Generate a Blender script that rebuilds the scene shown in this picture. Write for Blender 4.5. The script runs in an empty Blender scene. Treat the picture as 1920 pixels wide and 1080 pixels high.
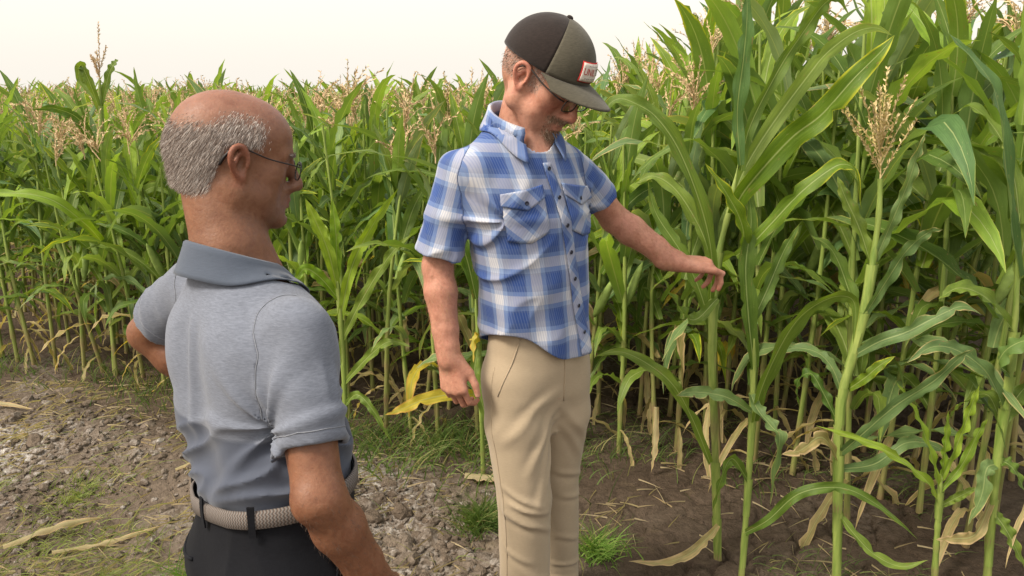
import bpy, bmesh, math, random
import numpy as np
from mathutils import Vector, Matrix
from mathutils.bvhtree import BVHTree
R = math.radians
rng = random.Random(7)
nrs = np.random.RandomState(11)
scene = bpy.context.scene
COL = scene.collection

# ---------------------------------------------------------------- camera
cam_d = bpy.data.cameras.new('camera')
cam_d.sensor_width = 36.0
cam_d.lens = 36.0 * 1450 / 1920
cam_d.clip_start = 0.05
cam_d.clip_end = 2000
cam = bpy.data.objects.new('camera', cam_d)
COL.objects.link(cam)
cam.location = (0, 0, 1.6)
cam.rotation_euler = (R(90) - math.atan(360 / 1450), 0, 0)
scene.camera = cam

# ---------------------------------------------------------------- sky, sun, exposure
SUN_EL, SUN_AZ = R(50), R(-122)          # azimuth measured from +Y towards +X
world = bpy.data.worlds.new('World')
scene.world = world
world.use_nodes = True
wn, wl = world.node_tree.nodes, world.node_tree.links
wn.clear()
w_out = wn.new('ShaderNodeOutputWorld')
w_sky = wn.new('ShaderNodeTexSky')
w_sky.sky_type = 'NISHITA'
w_sky.sun_disc = False
w_sky.sun_elevation = SUN_EL
w_sky.sun_rotation = SUN_AZ
w_sky.dust_density = 8.0
w_sky.air_density = 1.6
w_bg = wn.new('ShaderNodeBackground'); w_bg.inputs['Strength'].default_value = 0.05
w_haze = wn.new('ShaderNodeBackground')          # the even cream overcast veil
w_haze.inputs['Color'].default_value = (1.0, 0.945, 0.86, 1)
w_haze.inputs['Strength'].default_value = 0.52
w_add = wn.new('ShaderNodeAddShader')
wl.new(w_sky.outputs[0], w_bg.inputs['Color'])
wl.new(w_bg.outputs[0], w_add.inputs[0]); wl.new(w_haze.outputs[0], w_add.inputs[1])
wl.new(w_add.outputs[0], w_out.inputs['Surface'])
sun_d = bpy.data.lights.new('sun', 'SUN')
sun_d.energy = 2.0
sun_d.angle = R(14)
sun_d.color = (1.0, 0.93, 0.82)
sun = bpy.data.objects.new('sun', sun_d)
COL.objects.link(sun)
sv = Vector((math.sin(SUN_AZ) * math.cos(SUN_EL), math.cos(SUN_AZ) * math.cos(SUN_EL), math.sin(SUN_EL)))
sun.rotation_euler = (-sv).to_track_quat('-Z', 'Y').to_euler()
sun.location = (3, 4, 8)
vs = scene.view_settings
vs.view_transform = 'Standard'; vs.look = 'None'; vs.exposure = 0.90; vs.gamma = 1.0
vs.use_curve_mapping = False
scene.cycles.max_bounces = 6
scene.cycles.diffuse_bounces = 3
scene.cycles.glossy_bounces = 2
scene.cycles.transparent_max_bounces = 8
scene.cycles.use_denoising = True

# ---------------------------------------------------------------- scene helpers
def tag(o, label=None, cat=None, group=None, kind=None):
    if label: o['label'] = label
    if cat: o['category'] = cat
    if group: o['group'] = group
    if kind: o['kind'] = kind
    return o

def empty(name, loc=(0, 0, 0), rz=0.0, parent=None):
    o = bpy.data.objects.new(name, None)
    COL.objects.link(o)
    o.location = loc; o.rotation_euler = (0, 0, rz)
    o.empty_display_size = 0.1
    if parent: o.parent = parent
    return o

def link(name, me, mat=None, parent=None, loc=None):
    o = bpy.data.objects.new(name, me)
    COL.objects.link(o)
    if mat is not None and not me.materials: me.materials.append(mat)
    if parent is not None: o.parent = parent
    if loc is not None: o.location = loc
    return o

def mesh_np(name, v, f, smooth=True):
    """v (n,3), f (m,3|4) numpy -> mesh"""
    v = np.asarray(v, np.float32); f = np.asarray(f, np.int32)
    me = bpy.data.meshes.new(name)
    me.vertices.add(len(v)); me.vertices.foreach_set('co', v.ravel())
    n = f.shape[1]
    me.loops.add(f.size); me.loops.foreach_set('vertex_index', f.ravel())
    me.polygons.add(len(f))
    me.polygons.foreach_set('loop_start', np.arange(0, f.size, n, dtype=np.int32))
    me.update(calc_edges=True)
    me.polygons.foreach_set('use_smooth', np.full(len(f), smooth, bool))
    me.validate()
    return me

def set_attr(me, name, arr, kind='FLOAT_VECTOR'):
    a = me.attributes.new(name, kind, 'POINT')
    arr = np.asarray(arr, np.float32)
    a.data.foreach_set({'FLOAT': 'value', 'FLOAT_VECTOR': 'vector', 'FLOAT_COLOR': 'color'}[kind], arr.ravel())

def set_uv(me, uv):
    """uv per vertex"""
    l = me.uv_layers.new(name='UVMap')
    vi = np.empty(len(me.loops), np.int32); me.loops.foreach_get('vertex_index', vi)
    l.data.foreach_set('uv', np.asarray(uv, np.float32)[vi].ravel())

class MB:
    """collects verts / faces (any polygon) and builds one mesh object"""
    def __init__(s): s.v = []; s.f = []; s.uv = []
    def add(s, v, f):
        o = len(s.v); s.v += [tuple(p) for p in v]; s.f += [[i + o for i in q] for q in f]
    def tube(s, pts, rad, n=8, cap=True):
        pts = [Vector(p) for p in pts]
        if not hasattr(rad, '__len__'): rad = [rad] * len(pts)
        o = len(s.v); up = None
        for i, p in enumerate(pts):
            t = (pts[min(i + 1, len(pts) - 1)] - pts[max(i - 1, 0)]).normalized()
            if up is None: up = Vector((0, 0, 1)) if abs(t.z) < 0.9 else Vector((1, 0, 0))
            a = t.cross(up).normalized(); up = a.cross(t).normalized()
            for k in range(n):
                th = 2 * math.pi * k / n
                s.v.append(tuple(p + (a * math.cos(th) + up * math.sin(th)) * rad[i]))
        for i in range(len(pts) - 1):
            for k in range(n):
                k2 = (k + 1) % n
                s.f.append([o + i * n + k, o + i * n + k2, o + (i + 1) * n + k2, o + (i + 1) * n + k])
        if cap:
            s.f.append([o + k for k in range(n)][::-1])
            s.f.append([o + (len(pts) - 1) * n + k for k in range(n)])
    def box(s, c, sx, sy, sz, M=None):
        M = M or Matrix.Identity(3)
        v = [Vector(c) + M @ Vector((a * sx / 2, b * sy / 2, d * sz / 2)) for a in (-1, 1) for b in (-1, 1) for d in (-1, 1)]
        s.add(v, [[0, 1, 3, 2], [4, 6, 7, 5], [0, 4, 5, 1], [2, 3, 7, 6], [0, 2, 6, 4], [1, 5, 7, 3]])
    def mesh(s, name, smooth=True):
        me = bpy.data.meshes.new(name)
        me.from_pydata(s.v, [], s.f); me.update()
        me.polygons.foreach_set('use_smooth', [smooth] * len(me.polygons))
        return me
    def build(s, name, mat, parent=None, smooth=True, loc=None):
        return link(name, s.mesh(name, smooth), mat, parent, loc)

def crom(pts, n):
    """Catmull-Rom through pts -> n samples (numpy)"""
    P = np.asarray(pts, float)
    if len(P) == 2: P = np.array([P[0], (P[0] + P[1]) / 2, P[1]])
    Q = np.vstack([2 * P[0] - P[1], P, 2 * P[-1] - P[-2]])
    t = np.linspace(0, len(P) - 1 - 1e-6, n); i = t.astype(int); u = (t - i)[:, None]
    a, b, c, d = Q[i], Q[i + 1], Q[i + 2], Q[i + 3]
    return 0.5 * (2 * b + (c - a) * u + (2 * a - 5 * b + 4 * c - d) * u ** 2 + (3 * b - a - 3 * c + d) * u ** 3)

# ---------------------------------------------------------------- numpy noise
_T = nrs.rand(32768).astype(np.float32) * 2 - 1
def vnoise(x, y, z):
    x = np.asarray(x, np.float32); y = np.asarray(y, np.float32); z = np.asarray(z, np.float32)
    xi, yi, zi = (np.floor(a).astype(np.int64) for a in (x, y, z))
    fx, fy, fz = x - xi, y - yi, z - zi
    fx, fy, fz = (a * a * (3 - 2 * a) for a in (fx, fy, fz))
    def h(i, j, k): return _T[((i * 73856093) ^ (j * 19349663) ^ (k * 83492791)) & 32767]
    r = 0
    for a in (0, 1):
        for b in (0, 1):
            for c in (0, 1):
                r = r + h(xi + a, yi + b, zi + c) * (fx if a else 1 - fx) * (fy if b else 1 - fy) * (fz if c else 1 - fz)
    return r

# ---------------------------------------------------------------- signed distance modelling (bodies, clothes)
class Field:
    def __init__(s, lo, hi, h):
        s.h = h; s.lo = np.array(lo, float); s.n = np.ceil((np.array(hi) - s.lo) / h).astype(int) + 1
        s.a = np.full(s.n, 9.0, np.float32)
        s.ax = [(s.lo[i] + h * np.arange(s.n[i])).astype(np.float32) for i in range(3)]
    def box(s, lo, hi):
        i0 = np.clip(np.floor((np.array(lo) - s.lo) / s.h).astype(int), 0, s.n)
        i1 = np.clip(np.ceil((np.array(hi) - s.lo) / s.h).astype(int) + 1, 0, s.n)
        sl = tuple(slice(a, b) for a, b in zip(i0, i1))
        X = s.ax[0][sl[0]][:, None, None]; Y = s.ax[1][sl[1]][None, :, None]; Z = s.ax[2][sl[2]][None, None, :]
        return sl, X, Y, Z
    def put(s, sl, d, k, sub=False):
        c = s.a[sl]
        if sub:
            d = -d
            h = np.clip(0.5 - 0.5 * (c - d) / k, 0, 1)
            s.a[sl] = c * (1 - h) + d * h + k * h * (1 - h)
        elif k <= 0: s.a[sl] = np.minimum(c, d)
        else:
            h = np.clip(0.5 + 0.5 * (c - d) / k, 0, 1)
            s.a[sl] = c * (1 - h) + d * h - k * h * (1 - h)
    def cone(s, a, b, ra, rb, k=0.01, sub=False, cap=None):
        a = np.array(a, float); b = np.array(b, float); m = max(ra, rb) + 2 * k + 3 * s.h + 0.01
        sl, X, Y, Z = s.box(np.minimum(a, b) - m, np.maximum(a, b) + m)
        d = b - a; L2 = max(float(d @ d), 1e-9)
        t = np.clip(((X - a[0]) * d[0] + (Y - a[1]) * d[1] + (Z - a[2]) * d[2]) / L2, 0, 1).astype(np.float32)
        q = np.sqrt((X - a[0] - t * d[0]) ** 2 + (Y - a[1] - t * d[1]) ** 2 + (Z - a[2] - t * d[2]) ** 2) - (ra + (rb - ra) * t)
        if cap is not None: q = np.maximum(q, (X - cap[0][0]) * cap[1][0] + (Y - cap[0][1]) * cap[1][1] + (Z - cap[0][2]) * cap[1][2])
        s.put(sl, q.astype(np.float32), k, sub)
    def limb(s, P, rad, k=0.01):
        for i in range(len(P) - 1): s.cone(P[i], P[i + 1], rad[i], rad[i + 1], k if i == 0 else min(k, 0.012))
    def ell(s, c, r, M=None, k=0.01, sub=False):
        c = np.array(c, float); r = np.array(r, float); m = r.max() + 2 * k + 3 * s.h + 0.01
        sl, X, Y, Z = s.box(c - m, c + m)
        A = np.eye(3) if M is None else np.array(M)
        x, y, z = X - c[0], Y - c[1], Z - c[2]
        u = (A[0, 0] * x + A[1, 0] * y + A[2, 0] * z) / r[0]
        v = (A[0, 1] * x + A[1, 1] * y + A[2, 1] * z) / r[1]
        w = (A[0, 2] * x + A[1, 2] * y + A[2, 2] * z) / r[2]
        k0 = np.sqrt(u * u + v * v + w * w)
        k1 = np.sqrt((u / r[0]) ** 2 + (v / r[1]) ** 2 + (w / r[2]) ** 2) + 1e-9
        s.put(sl, np.where(k0 < 1e-3, -r.min(), k0 * (k0 - 1) / k1).astype(np.float32), k, sub)
    def column(s, O, L, B, keys, k=0.02, n=2.3):
        """upright elliptic column: keys rows (z, off_left, off_back, a, b); O origin xy, L/B horizontal axes"""
        K = np.array(keys, float)
        zz = np.linspace(K[0, 0], K[-1, 0], 160)
        def sm(col):                       # smooth interpolation
            y = np.interp(zz, K[:, 0], K[:, col]); ker = np.hanning(15); ker /= ker.sum()
            return np.convolve(np.pad(y, 7, 'edge'), ker, 'valid')
        T = [sm(i) for i in range(1, 5)]
        m = 0.36
        sl, X, Y, Z = s.box((O[0] - m, O[1] - m, K[0, 0]), (O[0] + m, O[1] + m, K[-1, 0]))
        ol, ob, a, b = (np.interp(Z, zz, t).astype(np.float32) for t in T)
        u = (X - O[0]) * L[0] + (Y - O[1]) * L[1] - ol
        v = (X - O[0]) * B[0] + (Y - O[1]) * B[1] - ob
        q = (np.abs(u / a) ** n + np.abs(v / b) ** n) ** (1.0 / n)
        d = (q - 1) * np.minimum(a, b) * 0.95
        s.put(sl, d.astype(np.float32), k)
    def disp(s, fn, band=0.03):
        I = np.nonzero(np.abs(s.a) < band)
        s.a[I] += fn(s.ax[0][I[0]], s.ax[1][I[1]], s.ax[2][I[2]]).astype(np.float32)
    def extract(s, smooth=2):
        A = s.a; sg = A < 0; n = s.n
        c = np.zeros(n - 1, np.uint8)
        for i in (0, 1):
            for j in (0, 1):
                for l in (0, 1):
                    c += sg[i:n[0] - 1 + i, j:n[1] - 1 + j, l:n[2] - 1 + l]
        I = np.nonzero((c > 0) & (c < 8)); N = len(I[0])
        vals = np.empty((N, 8), np.float32)
        for q in range(8):
            i, j, l = q >> 2, (q >> 1) & 1, q & 1
            vals[:, q] = A[I[0] + i, I[1] + j, I[2] + l]
        acc = np.zeros((N, 3)); cnt = np.zeros(N)
        cor = np.array([[q >> 2, (q >> 1) & 1, q & 1] for q in range(8)], float)
        for p in range(8):
            for ax in (4, 2, 1):
                if p & ax: continue
                q = p | ax
                m = (vals[:, p] < 0) != (vals[:, q] < 0)
                d = vals[:, p] - vals[:, q]; t = np.where(m, vals[:, p] / np.where(np.abs(d) < 1e-12, 1, d), 0)
                acc += np.where(m[:, None], cor[p] + t[:, None] * (cor[q] - cor[p]), 0); cnt += m
        V = (np.stack(I, 1) + acc / cnt[:, None]) * s.h + s.lo
        nn = n - 1
        lin = (I[0] * nn[1] + I[1]) * nn[2] + I[2]
        F = []
        for ax in range(3):
            b, c2 = (ax + 1) % 3, (ax + 2) % 3
            s0 = [slice(None)] * 3; s1 = [slice(None)] * 3
            s0[ax] = slice(0, -1); s1[ax] = slice(1, None)
            x0, x1 = sg[tuple(s0)], sg[tuple(s1)]
            E = np.stack(np.nonzero(x0 != x1), 1)
            E = E[(E[:, b] > 0) & (E[:, c2] > 0) & (E[:, b] < nn[b]) & (E[:, c2] < nn[c2])]
            inside = sg[E[:, 0], E[:, 1], E[:, 2]]
            quad = []
            for db, dc in ((-1, -1), (0, -1), (0, 0), (-1, 0)):
                e = E.copy(); e[:, b] += db; e[:, c2] += dc
                quad.append(np.searchsorted(lin, (e[:, 0] * nn[1] + e[:, 1]) * nn[2] + e[:, 2]))
            q = np.stack(quad, 1); q[~inside] = q[~inside][:, ::-1]
            F.append(q)
        F = np.vstack(F)
        for _ in range(smooth):
            S = np.zeros_like(V); C = np.zeros(len(V))
            for a_, b_ in ((0, 1), (1, 2), (2, 3), (3, 0)):
                np.add.at(S, F[:, a_], V[F[:, b_]]); np.add.at(S, F[:, b_], V[F[:, a_]])
                np.add.at(C, F[:, a_], 1); np.add.at(C, F[:, b_], 1)
            V = V * 0.5 + 0.5 * S / np.maximum(C, 1)[:, None]
        return V, F

# ---------------------------------------------------------------- node helpers
def new_mat(name, rough=0.6, spec=0.3):
    m = bpy.data.materials.new(name); m.use_nodes = True
    n = m.node_tree.nodes; l = m.node_tree.links
    b = n['Principled BSDF']; b.inputs['Roughness'].default_value = rough
    b.inputs['Specular IOR Level'].default_value = spec
    return m, n, l, b
def nd(n, t, **kw):
    x = n.new(t)
    for k, v in kw.items(): setattr(x, k, v)
    return x
def noise(n, l, scale, detail=4, rough=0.55, coord=None, dist=0.0):
    x = n.new('ShaderNodeTexNoise'); x.inputs['Scale'].default_value = scale
    x.inputs['Detail'].default_value = detail; x.inputs['Roughness'].default_value = rough
    x.inputs['Distortion'].default_value = dist
    if coord is not None: l.new(coord, x.inputs['Vector'])
    return x
def ramp(n, l, src, stops, interp='LINEAR'):
    x = n.new('ShaderNodeValToRGB'); x.color_ramp.interpolation = interp
    e = x.color_ramp.elements
    while len(e) < len(stops): e.new(0.5)
    for i, (p, c) in enumerate(stops):
        e[i].position = p; e[i].color = (*c, 1) if len(c) == 3 else c
    if src is not None: l.new(src, x.inputs[0])
    return x
def mixc(n, l, a, b, fac, mode='MIX'):
    x = n.new('ShaderNodeMix'); x.data_type = 'RGBA'; x.blend_type = mode
    for i, s in ((0, fac), (6, a), (7, b)):
        if hasattr(s, 'links'): l.new(s, x.inputs[i])
        elif i == 0: x.inputs[0].default_value = s
        else: x.inputs[i].default_value = (*s, 1)
    return x.outputs[2]
def math_(n, l, op, a, b=None, c=None):
    x = n.new('ShaderNodeMath'); x.operation = op
    for i, s in enumerate((a, b, c)):
        if s is None: continue
        if hasattr(s, 'links'): l.new(s, x.inputs[i])
        else: x.inputs[i].default_value = s
    return x.outputs[0]
def bump(n, l, h, strength, dist, b):
    x = n.new('ShaderNodeBump'); x.inputs['Strength'].default_value = strength; x.inputs['Distance'].default_value = dist
    l.new(h, x.inputs['Height']); l.new(x.outputs[0], b.inputs['Normal'])
    return x
def flat_mat(name, col, rough=0.6, spec=0.3, metal=0.0, nscale=None, namp=0.15):
    m, n, l, b = new_mat(name, rough, spec)
    b.inputs['Metallic'].default_value = metal
    if nscale:
        tc = n.new('ShaderNodeTexCoord'); q = noise(n, l, nscale, 4, coord=tc.outputs['Object'])
        c0 = tuple(max(0, x * (1 - namp)) for x in col); c1 = tuple(min(1, x * (1 + namp)) for x in col)
        r = ramp(n, l, q.outputs[0], [(0.3, c0), (0.7, c1)]); l.new(r.outputs[0], b.inputs['Base Color'])
    else: b.inputs['Base Color'].default_value = (*col, 1)
    return m
# ================================================================ people
def unit(v): v = np.array(v, float); return v / np.linalg.norm(v)
def frame_yaw(phi):
    """person's left, back (world, horizontal) for a body facing (sin phi, -cos phi)"""
    return np.array([math.cos(phi), math.sin(phi), 0]), np.array([-math.sin(phi), math.cos(phi), 0])
def head_axes(phi, pitch, roll=0.0):
    """3x3 with columns left, back, up; pitch > 0 looks down"""
    L, B = frame_yaw(phi); Z = np.array([0, 0, 1.0])
    cp, sp = math.cos(pitch), math.sin(pitch)
    back = B * cp + Z * sp; up = Z * cp - B * sp
    cr, sr = math.cos(roll), math.sin(roll)
    return np.stack([L * cr + up * sr, back, up * cr - L * sr], 1)

def seg_d(P, a, b, ra, rb):
    a = np.array(a, float); b = np.array(b, float); d = b - a
    t = np.clip((P - a) @ d / (d @ d), 0, 1)
    return np.linalg.norm(P - a - t[:, None] * d, axis=1) - (ra + (rb - ra) * t)
def ss(x, a, b): t = np.clip((x - a) / (b - a), 0, 1); return t * t * (3 - 2 * t)

def sculpt_head(F, C, M, sc, lean=1.0, jaw=1.0, mouth=0.0):
    C = np.array(C, float)
    def P(x, y, z): return C + sc * (M @ np.array([x, y, z]))
    def E(c, r, k=0.012, sub=False): F.ell(P(*c), np.array(r) * sc, M, k, sub)
    def K(a, b, ra, rb, k=0.01, sub=False): F.cone(P(*a), P(*b), ra * sc, rb * sc, k, sub)
    E((0, 0.014, 0.034), (0.077, 0.099, 0.084), 0.01)                  # cranium
    E((0, -0.034, 0.040), (0.064, 0.062, 0.058), 0.03)                 # forehead
    E((0, 0.040, -0.012), (0.063, 0.055, 0.060), 0.03)                 # occiput
    E((0, -0.040, -0.025), (0.058 * lean, 0.050, 0.062), 0.03)         # mid face
    for s in (-1, 1):
        E((s * 0.046, -0.052, -0.020), (0.022, 0.026, 0.022), 0.02)    # cheek bone
        K((s * 0.057 * jaw, 0.000, -0.060), (s * 0.022, -0.074, -0.098), 0.019, 0.016, 0.03)   # jaw line
        K((s * 0.060, 0.004, -0.010), (s * 0.057 * jaw, 0.002, -0.060), 0.018, 0.018, 0.025)
        K((s * 0.045, -0.045, -0.060), (s * 0.04, -0.05, -0.075), 0.022, 0.02, 0.03)           # cheek
        K((s * 0.010, -0.0915, 0.017), (s * 0.046, -0.075, 0.016), 0.0085, 0.008, 0.014)       # brow
        E((s * 0.033, -0.104, -0.002), (0.016, 0.015, 0.012), 0.014, True)                     # eye socket
        E((s * 0.032, -0.0755, -0.001), (0.0155, 0.0150, 0.0125), 0.004)                       # lids over the eye
        E((s * 0.0120, -0.104, -0.040), (0.0090, 0.0115, 0.0085), 0.006)                       # nostril wing
        K((s * 0.022, -0.088, -0.030), (s * 0.034, -0.072, -0.066), 0.006, 0.005, 0.012, True) # smile fold
    E((0, -0.074, -0.064), (0.032, 0.026, 0.030), 0.02)                # muzzle
    E((0, -0.083, -0.102), (0.022, 0.018, 0.017), 0.02)                # chin
    K((0, -0.094, 0.008), (0, -0.1135, -0.030), 0.0075, 0.0110, 0.010) # nose bridge
    E((0, -0.1155, -0.0375), (0.0115, 0.0110, 0.0100), 0.006)          # nose tip
    K((-0.014, -0.0990, -0.0645), (0.014, -0.0990, -0.0645), 0.0052, 0.0052, 0.006)   # upper lip
    K((-0.012, -0.0975, -0.0765), (0.012, -0.0975, -0.0765), 0.0060, 0.0060, 0.006)   # lower lip
    K((-0.022, -0.1030, -0.0705), (0.022, -0.1030, -0.0705), 0.0028, 0.0028, 0.004, True)
    K((-0.014, -0.0985, -0.0875), (0.014, -0.0985, -0.0875), 0.005, 0.005, 0.010, True)
    for s in (-1, 1):                                                  # ears
        def e(y, z, out): return (s * (0.0765 + out * 0.9), -0.008 + y * 0.88, -0.002 + z * 0.88)
        rim = [e(-0.001, 0.006, 0.000), e(0.002, 0.022, 0.006), e(0.012, 0.0315, 0.011), e(0.024, 0.029, 0.017),
               e(0.031, 0.016, 0.020), e(0.030, 0.000, 0.018), e(0.023, -0.014, 0.013), e(0.014, -0.026, 0.008), e(0.005, -0.032, 0.004), e(0.000, -0.024, 0.001)]
        pts = crom(rim, 22)
        for i in range(21): K(pts[i], pts[i + 1], 0.0050, 0.0050, 0.002 if i else 0.004)
        Me = M @ np.array(Matrix.Rotation(s * R(28), 3, 'Z'))
        F.ell(P(*e(0.013, 0.003, 0.000)), np.array((0.0045, 0.021, 0.029)) * sc, Me, 0.005)
        F.ell(P(*e(0.010, 0.000, 0.012)), np.array((0.0110, 0.0095, 0.0150)) * sc, Me, 0.003, True)   # concha
        K(e(0.014, 0.016, 0.006), e(0.022, -0.006, 0.011), 0.004, 0.004, 0.005)                      # antihelix
        E(e(-0.002, -0.003, 0.003), (0.006, 0.0045, 0.006), 0.003)                                    # tragus
        E(e(0.006, -0.030, 0.004), (0.005, 0.008, 0.008), 0.005)                                     # lobe
    return P

def sculpt_hand(F, W, X, Zd, side, curls, thumb, sc=1.0, spread=0.06):
    """W wrist, X finger direction, Zd back-of-hand direction; side +1 right hand, -1 left; curls 4 x 3 joint angles (deg)"""
    X = unit(X); Zd = unit(np.array(Zd) - X * (X @ np.array(Zd))); Y = np.cross(Zd, X) * side
    def P(v): return np.array(W) + sc * (X * v[0] + Y * v[1] + Zd * v[2])
    F.limb([P((-0.03, 0, 0)), P((0.012, 0.0, 0))], [0.027 * sc, 0.026 * sc], 0.02)
    roots = [(0.092, 0.031, 0.0), (0.096, 0.0105, 0.002), (0.091, -0.010, 0.001), (0.083, -0.029, -0.003)]
    lens = [(0.042, 0.025, 0.020), (0.047, 0.029, 0.021), (0.043, 0.027, 0.021), (0.034, 0.021, 0.018)]
    for i, r in enumerate(roots):
        F.cone(P((0.008, r[1] * 0.55, -0.003)), P(r), 0.0150 * sc, 0.0125 * sc, 0.012)
    F.ell(P((0.045, 0.0, -0.008)), np.array((0.045, 0.038, 0.014)) * sc, np.stack([X, Y, Zd], 1), 0.012)
    tips = []
    for i, r in enumerate(roots):
        p = np.array(r, float); ang = 0.0; rad = [0.0094, 0.0086, 0.0079, 0.0066] if i < 3 else [0.0083, 0.0075, 0.0068, 0.0057]
        sp = spread * (1.2 - i * 0.8)
        for j in range(3):
            ang += R(curls[i][j])
            q = p + lens[i][j] * np.array([math.cos(ang) * math.cos(sp), math.cos(ang) * math.sin(sp), -math.sin(ang)])
            F.cone(P(p), P(q), rad[j] * sc, rad[j + 1] * sc, 0.003 if j else 0.006)
            p = q
        tips.append(P(p))
    t = [P(v) for v in thumb]
    F.cone(t[0], t[1], 0.0175 * sc, 0.0140 * sc, 0.016)
    F.cone(t[1], t[2], 0.0118 * sc, 0.0105 * sc, 0.004)
    F.cone(t[2], t[3], 0.0104 * sc, 0.0082 * sc, 0.003)
    return tips, t

# ---------------------------------------------------------------- cloth and skin materials
def skin_mat(name, base):
    m, n, l, b = new_mat(name, 0.47, 0.35)
    at = nd(n, 'ShaderNodeAttribute', attribute_name='tint')
    tc = n.new('ShaderNodeTexCoord')
    q = noise(n, l, 14, 5, 0.6, tc.outputs['Object'])
    r = ramp(n, l, q.outputs[0], [(0.3, (0.84, 0.79, 0.77)), (0.7, (1.14, 1.11, 1.10))])
    c = mixc(n, l, at.outputs['Color'], r.outputs[0], 1.0, 'MULTIPLY')
    q5 = noise(n, l, 48, 4, 0.7, tc.outputs['Object'], 0.4)
    r5 = ramp(n, l, q5.outputs[0], [(0.34, (0.84, 0.76, 0.73)), (0.5, (1.0, 0.99, 0.98)), (0.68, (1.10, 1.10, 1.10))])
    c = mixc(n, l, c, r5.outputs[0], 0.75, 'MULTIPLY')
    q2 = noise(n, l, 120, 3, 0.6, tc.outputs['Object'])
    r2 = ramp(n, l, q2.outputs[0], [(0.35, (0.90, 0.86, 0.86)), (0.6, (1.05, 1.05, 1.05))])
    c = mixc(n, l, c, r2.outputs[0], 0.8, 'MULTIPLY')
    l.new(c, b.inputs['Base Color'])
    b.inputs['Subsurface Weight'].default_value = 0.12
    b.inputs['Subsurface Radius'].default_value = (1.0, 0.35, 0.2)
    b.inputs['Subsurface Scale'].default_value = 0.008
    rr = ramp(n, l, q2.outputs[0], [(0.3, (0.42,) * 3), (0.7, (0.62,) * 3)]); l.new(rr.outputs[0], b.inputs['Roughness'])
    q3 = noise(n, l, 330, 2, 0.6, tc.outputs['Object'])
    h = math_(n, l, 'ADD', math_(n, l, 'MULTIPLY', q2.outputs[0], 0.7), math_(n, l, 'MULTIPLY', q3.outputs[0], 0.35))
    bump(n, l, math_(n, l, 'ADD', h, q5.outputs[0]), 0.45, 0.0022, b)
    return m

def cloth_mat(name, col, scale=900, amp=0.2, heather=0.0, rough=0.9, streak=None):
    m, n, l, b = new_mat(name, rough, 0.15)
    tc = n.new('ShaderNodeTexCoord')
    q = noise(n, l, 6, 3, 0.5, tc.outputs['Object'])
    r = ramp(n, l, q.outputs[0], [(0.3, tuple(x * (1 - amp * 0.5) for x in col)), (0.7, tuple(min(1, x * (1 + amp * 0.5)) for x in col))])
    c = r.outputs[0]
    mp = n.new('ShaderNodeMapping'); l.new(tc.outputs['Object'], mp.inputs['Vector'])
    mp.inputs['Scale'].default_value = (1.0, 1.0, 6.0) if streak is None else streak
    f = noise(n, l, 90, 4, 0.75, mp.outputs[0])
    if heather:
        r2 = ramp(n, l, f.outputs[0], [(0.32, (1 - heather,) * 3), (0.68, (1 + heather,) * 3)])
        c = mixc(n, l, c, r2.outputs[0], 1.0, 'MULTIPLY')
    l.new(c, b.inputs['Base Color'])
    b.inputs['Sheen Weight'].default_value = 0.15; b.inputs['Sheen Roughness'].default_value = 0.5
    wv = noise(n, l, scale, 1, 0.5, tc.outputs['Object'])
    f2 = noise(n, l, 28, 3, 0.6, tc.outputs['Object'])
    h = math_(n, l, 'ADD', math_(n, l, 'MULTIPLY', wv.outputs[0], 0.15), f2.outputs[0])
    bump(n, l, h, 0.25, 0.004, b)
    return m

def plaid_mat(name, diag=False):
    """check of white, pale blue and deep blue bands, laid out along the cloth attribute (metres of cloth)"""
    m, n, l, b = new_mat(name, 0.85, 0.15)
    at = nd(n, 'ShaderNodeAttribute', attribute_name='cloth')
    vec = at.outputs['Vector']
    if diag:
        mp = n.new('ShaderNodeMapping'); l.new(vec, mp.inputs['Vector']); mp.inputs['Rotation'].default_value = (0, 0, R(45)); vec = mp.outputs[0]
    sx = n.new('ShaderNodeSeparateXYZ'); l.new(vec, sx.inputs[0])
    white, pale, deep, slate = (0.52, 0.52, 0.54), (0.19, 0.265, 0.43), (0.030, 0.072, 0.245), (0.060, 0.10, 0.235)
    def bands(s, per, off):
        f = math_(n, l, 'FRACT', math_(n, l, 'ADD', math_(n, l, 'DIVIDE', s, per), off))
        return ramp(n, l, f, [(0.0, deep), (0.28, slate), (0.33, pale), (0.46, white), (0.73, pale), (0.84, slate)], 'CONSTANT').outputs[0]
    a = bands(sx.outputs[0], 0.106, 0.35); c = bands(sx.outputs[1], 0.098, 0.1)
    mixed = mixc(n, l, a, c, 0.46)
    # fine coloured thread lines across the pale cells
    def lines(s, f):
        w = math_(n, l, 'SINE', math_(n, l, 'MULTIPLY', s, 2 * math.pi * f)); return math_(n, l, 'GREATER_THAN', w, 0.35)
    ln = math_(n, l, 'MULTIPLY', lines(math_(n, l, 'ADD', sx.outputs[0], math_(n, l, 'MULTIPLY', sx.outputs[1], 0.15)), 150), 0.34)
    thread = mixc(n, l, mixed, (0.16, 0.20, 0.33), ln)
    q = noise(n, l, 9, 3, 0.5, at.outputs['Vector'])
    r = ramp(n, l, q.outputs[0], [(0.3, (0.88, 0.88, 0.9)), (0.7, (1.05, 1.05, 1.05))])
    l.new(mixc(n, l, thread, r.outputs[0], 1.0, 'MULTIPLY'), b.inputs['Base Color'])
    tc = n.new('ShaderNodeTexCoord')
    f2 = noise(n, l, 26, 4, 0.6, tc.outputs['Object']); bump(n, l, f2.outputs[0], 0.25, 0.005, b)
    b.inputs['Sheen Weight'].default_value = 0.1
    return m

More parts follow.
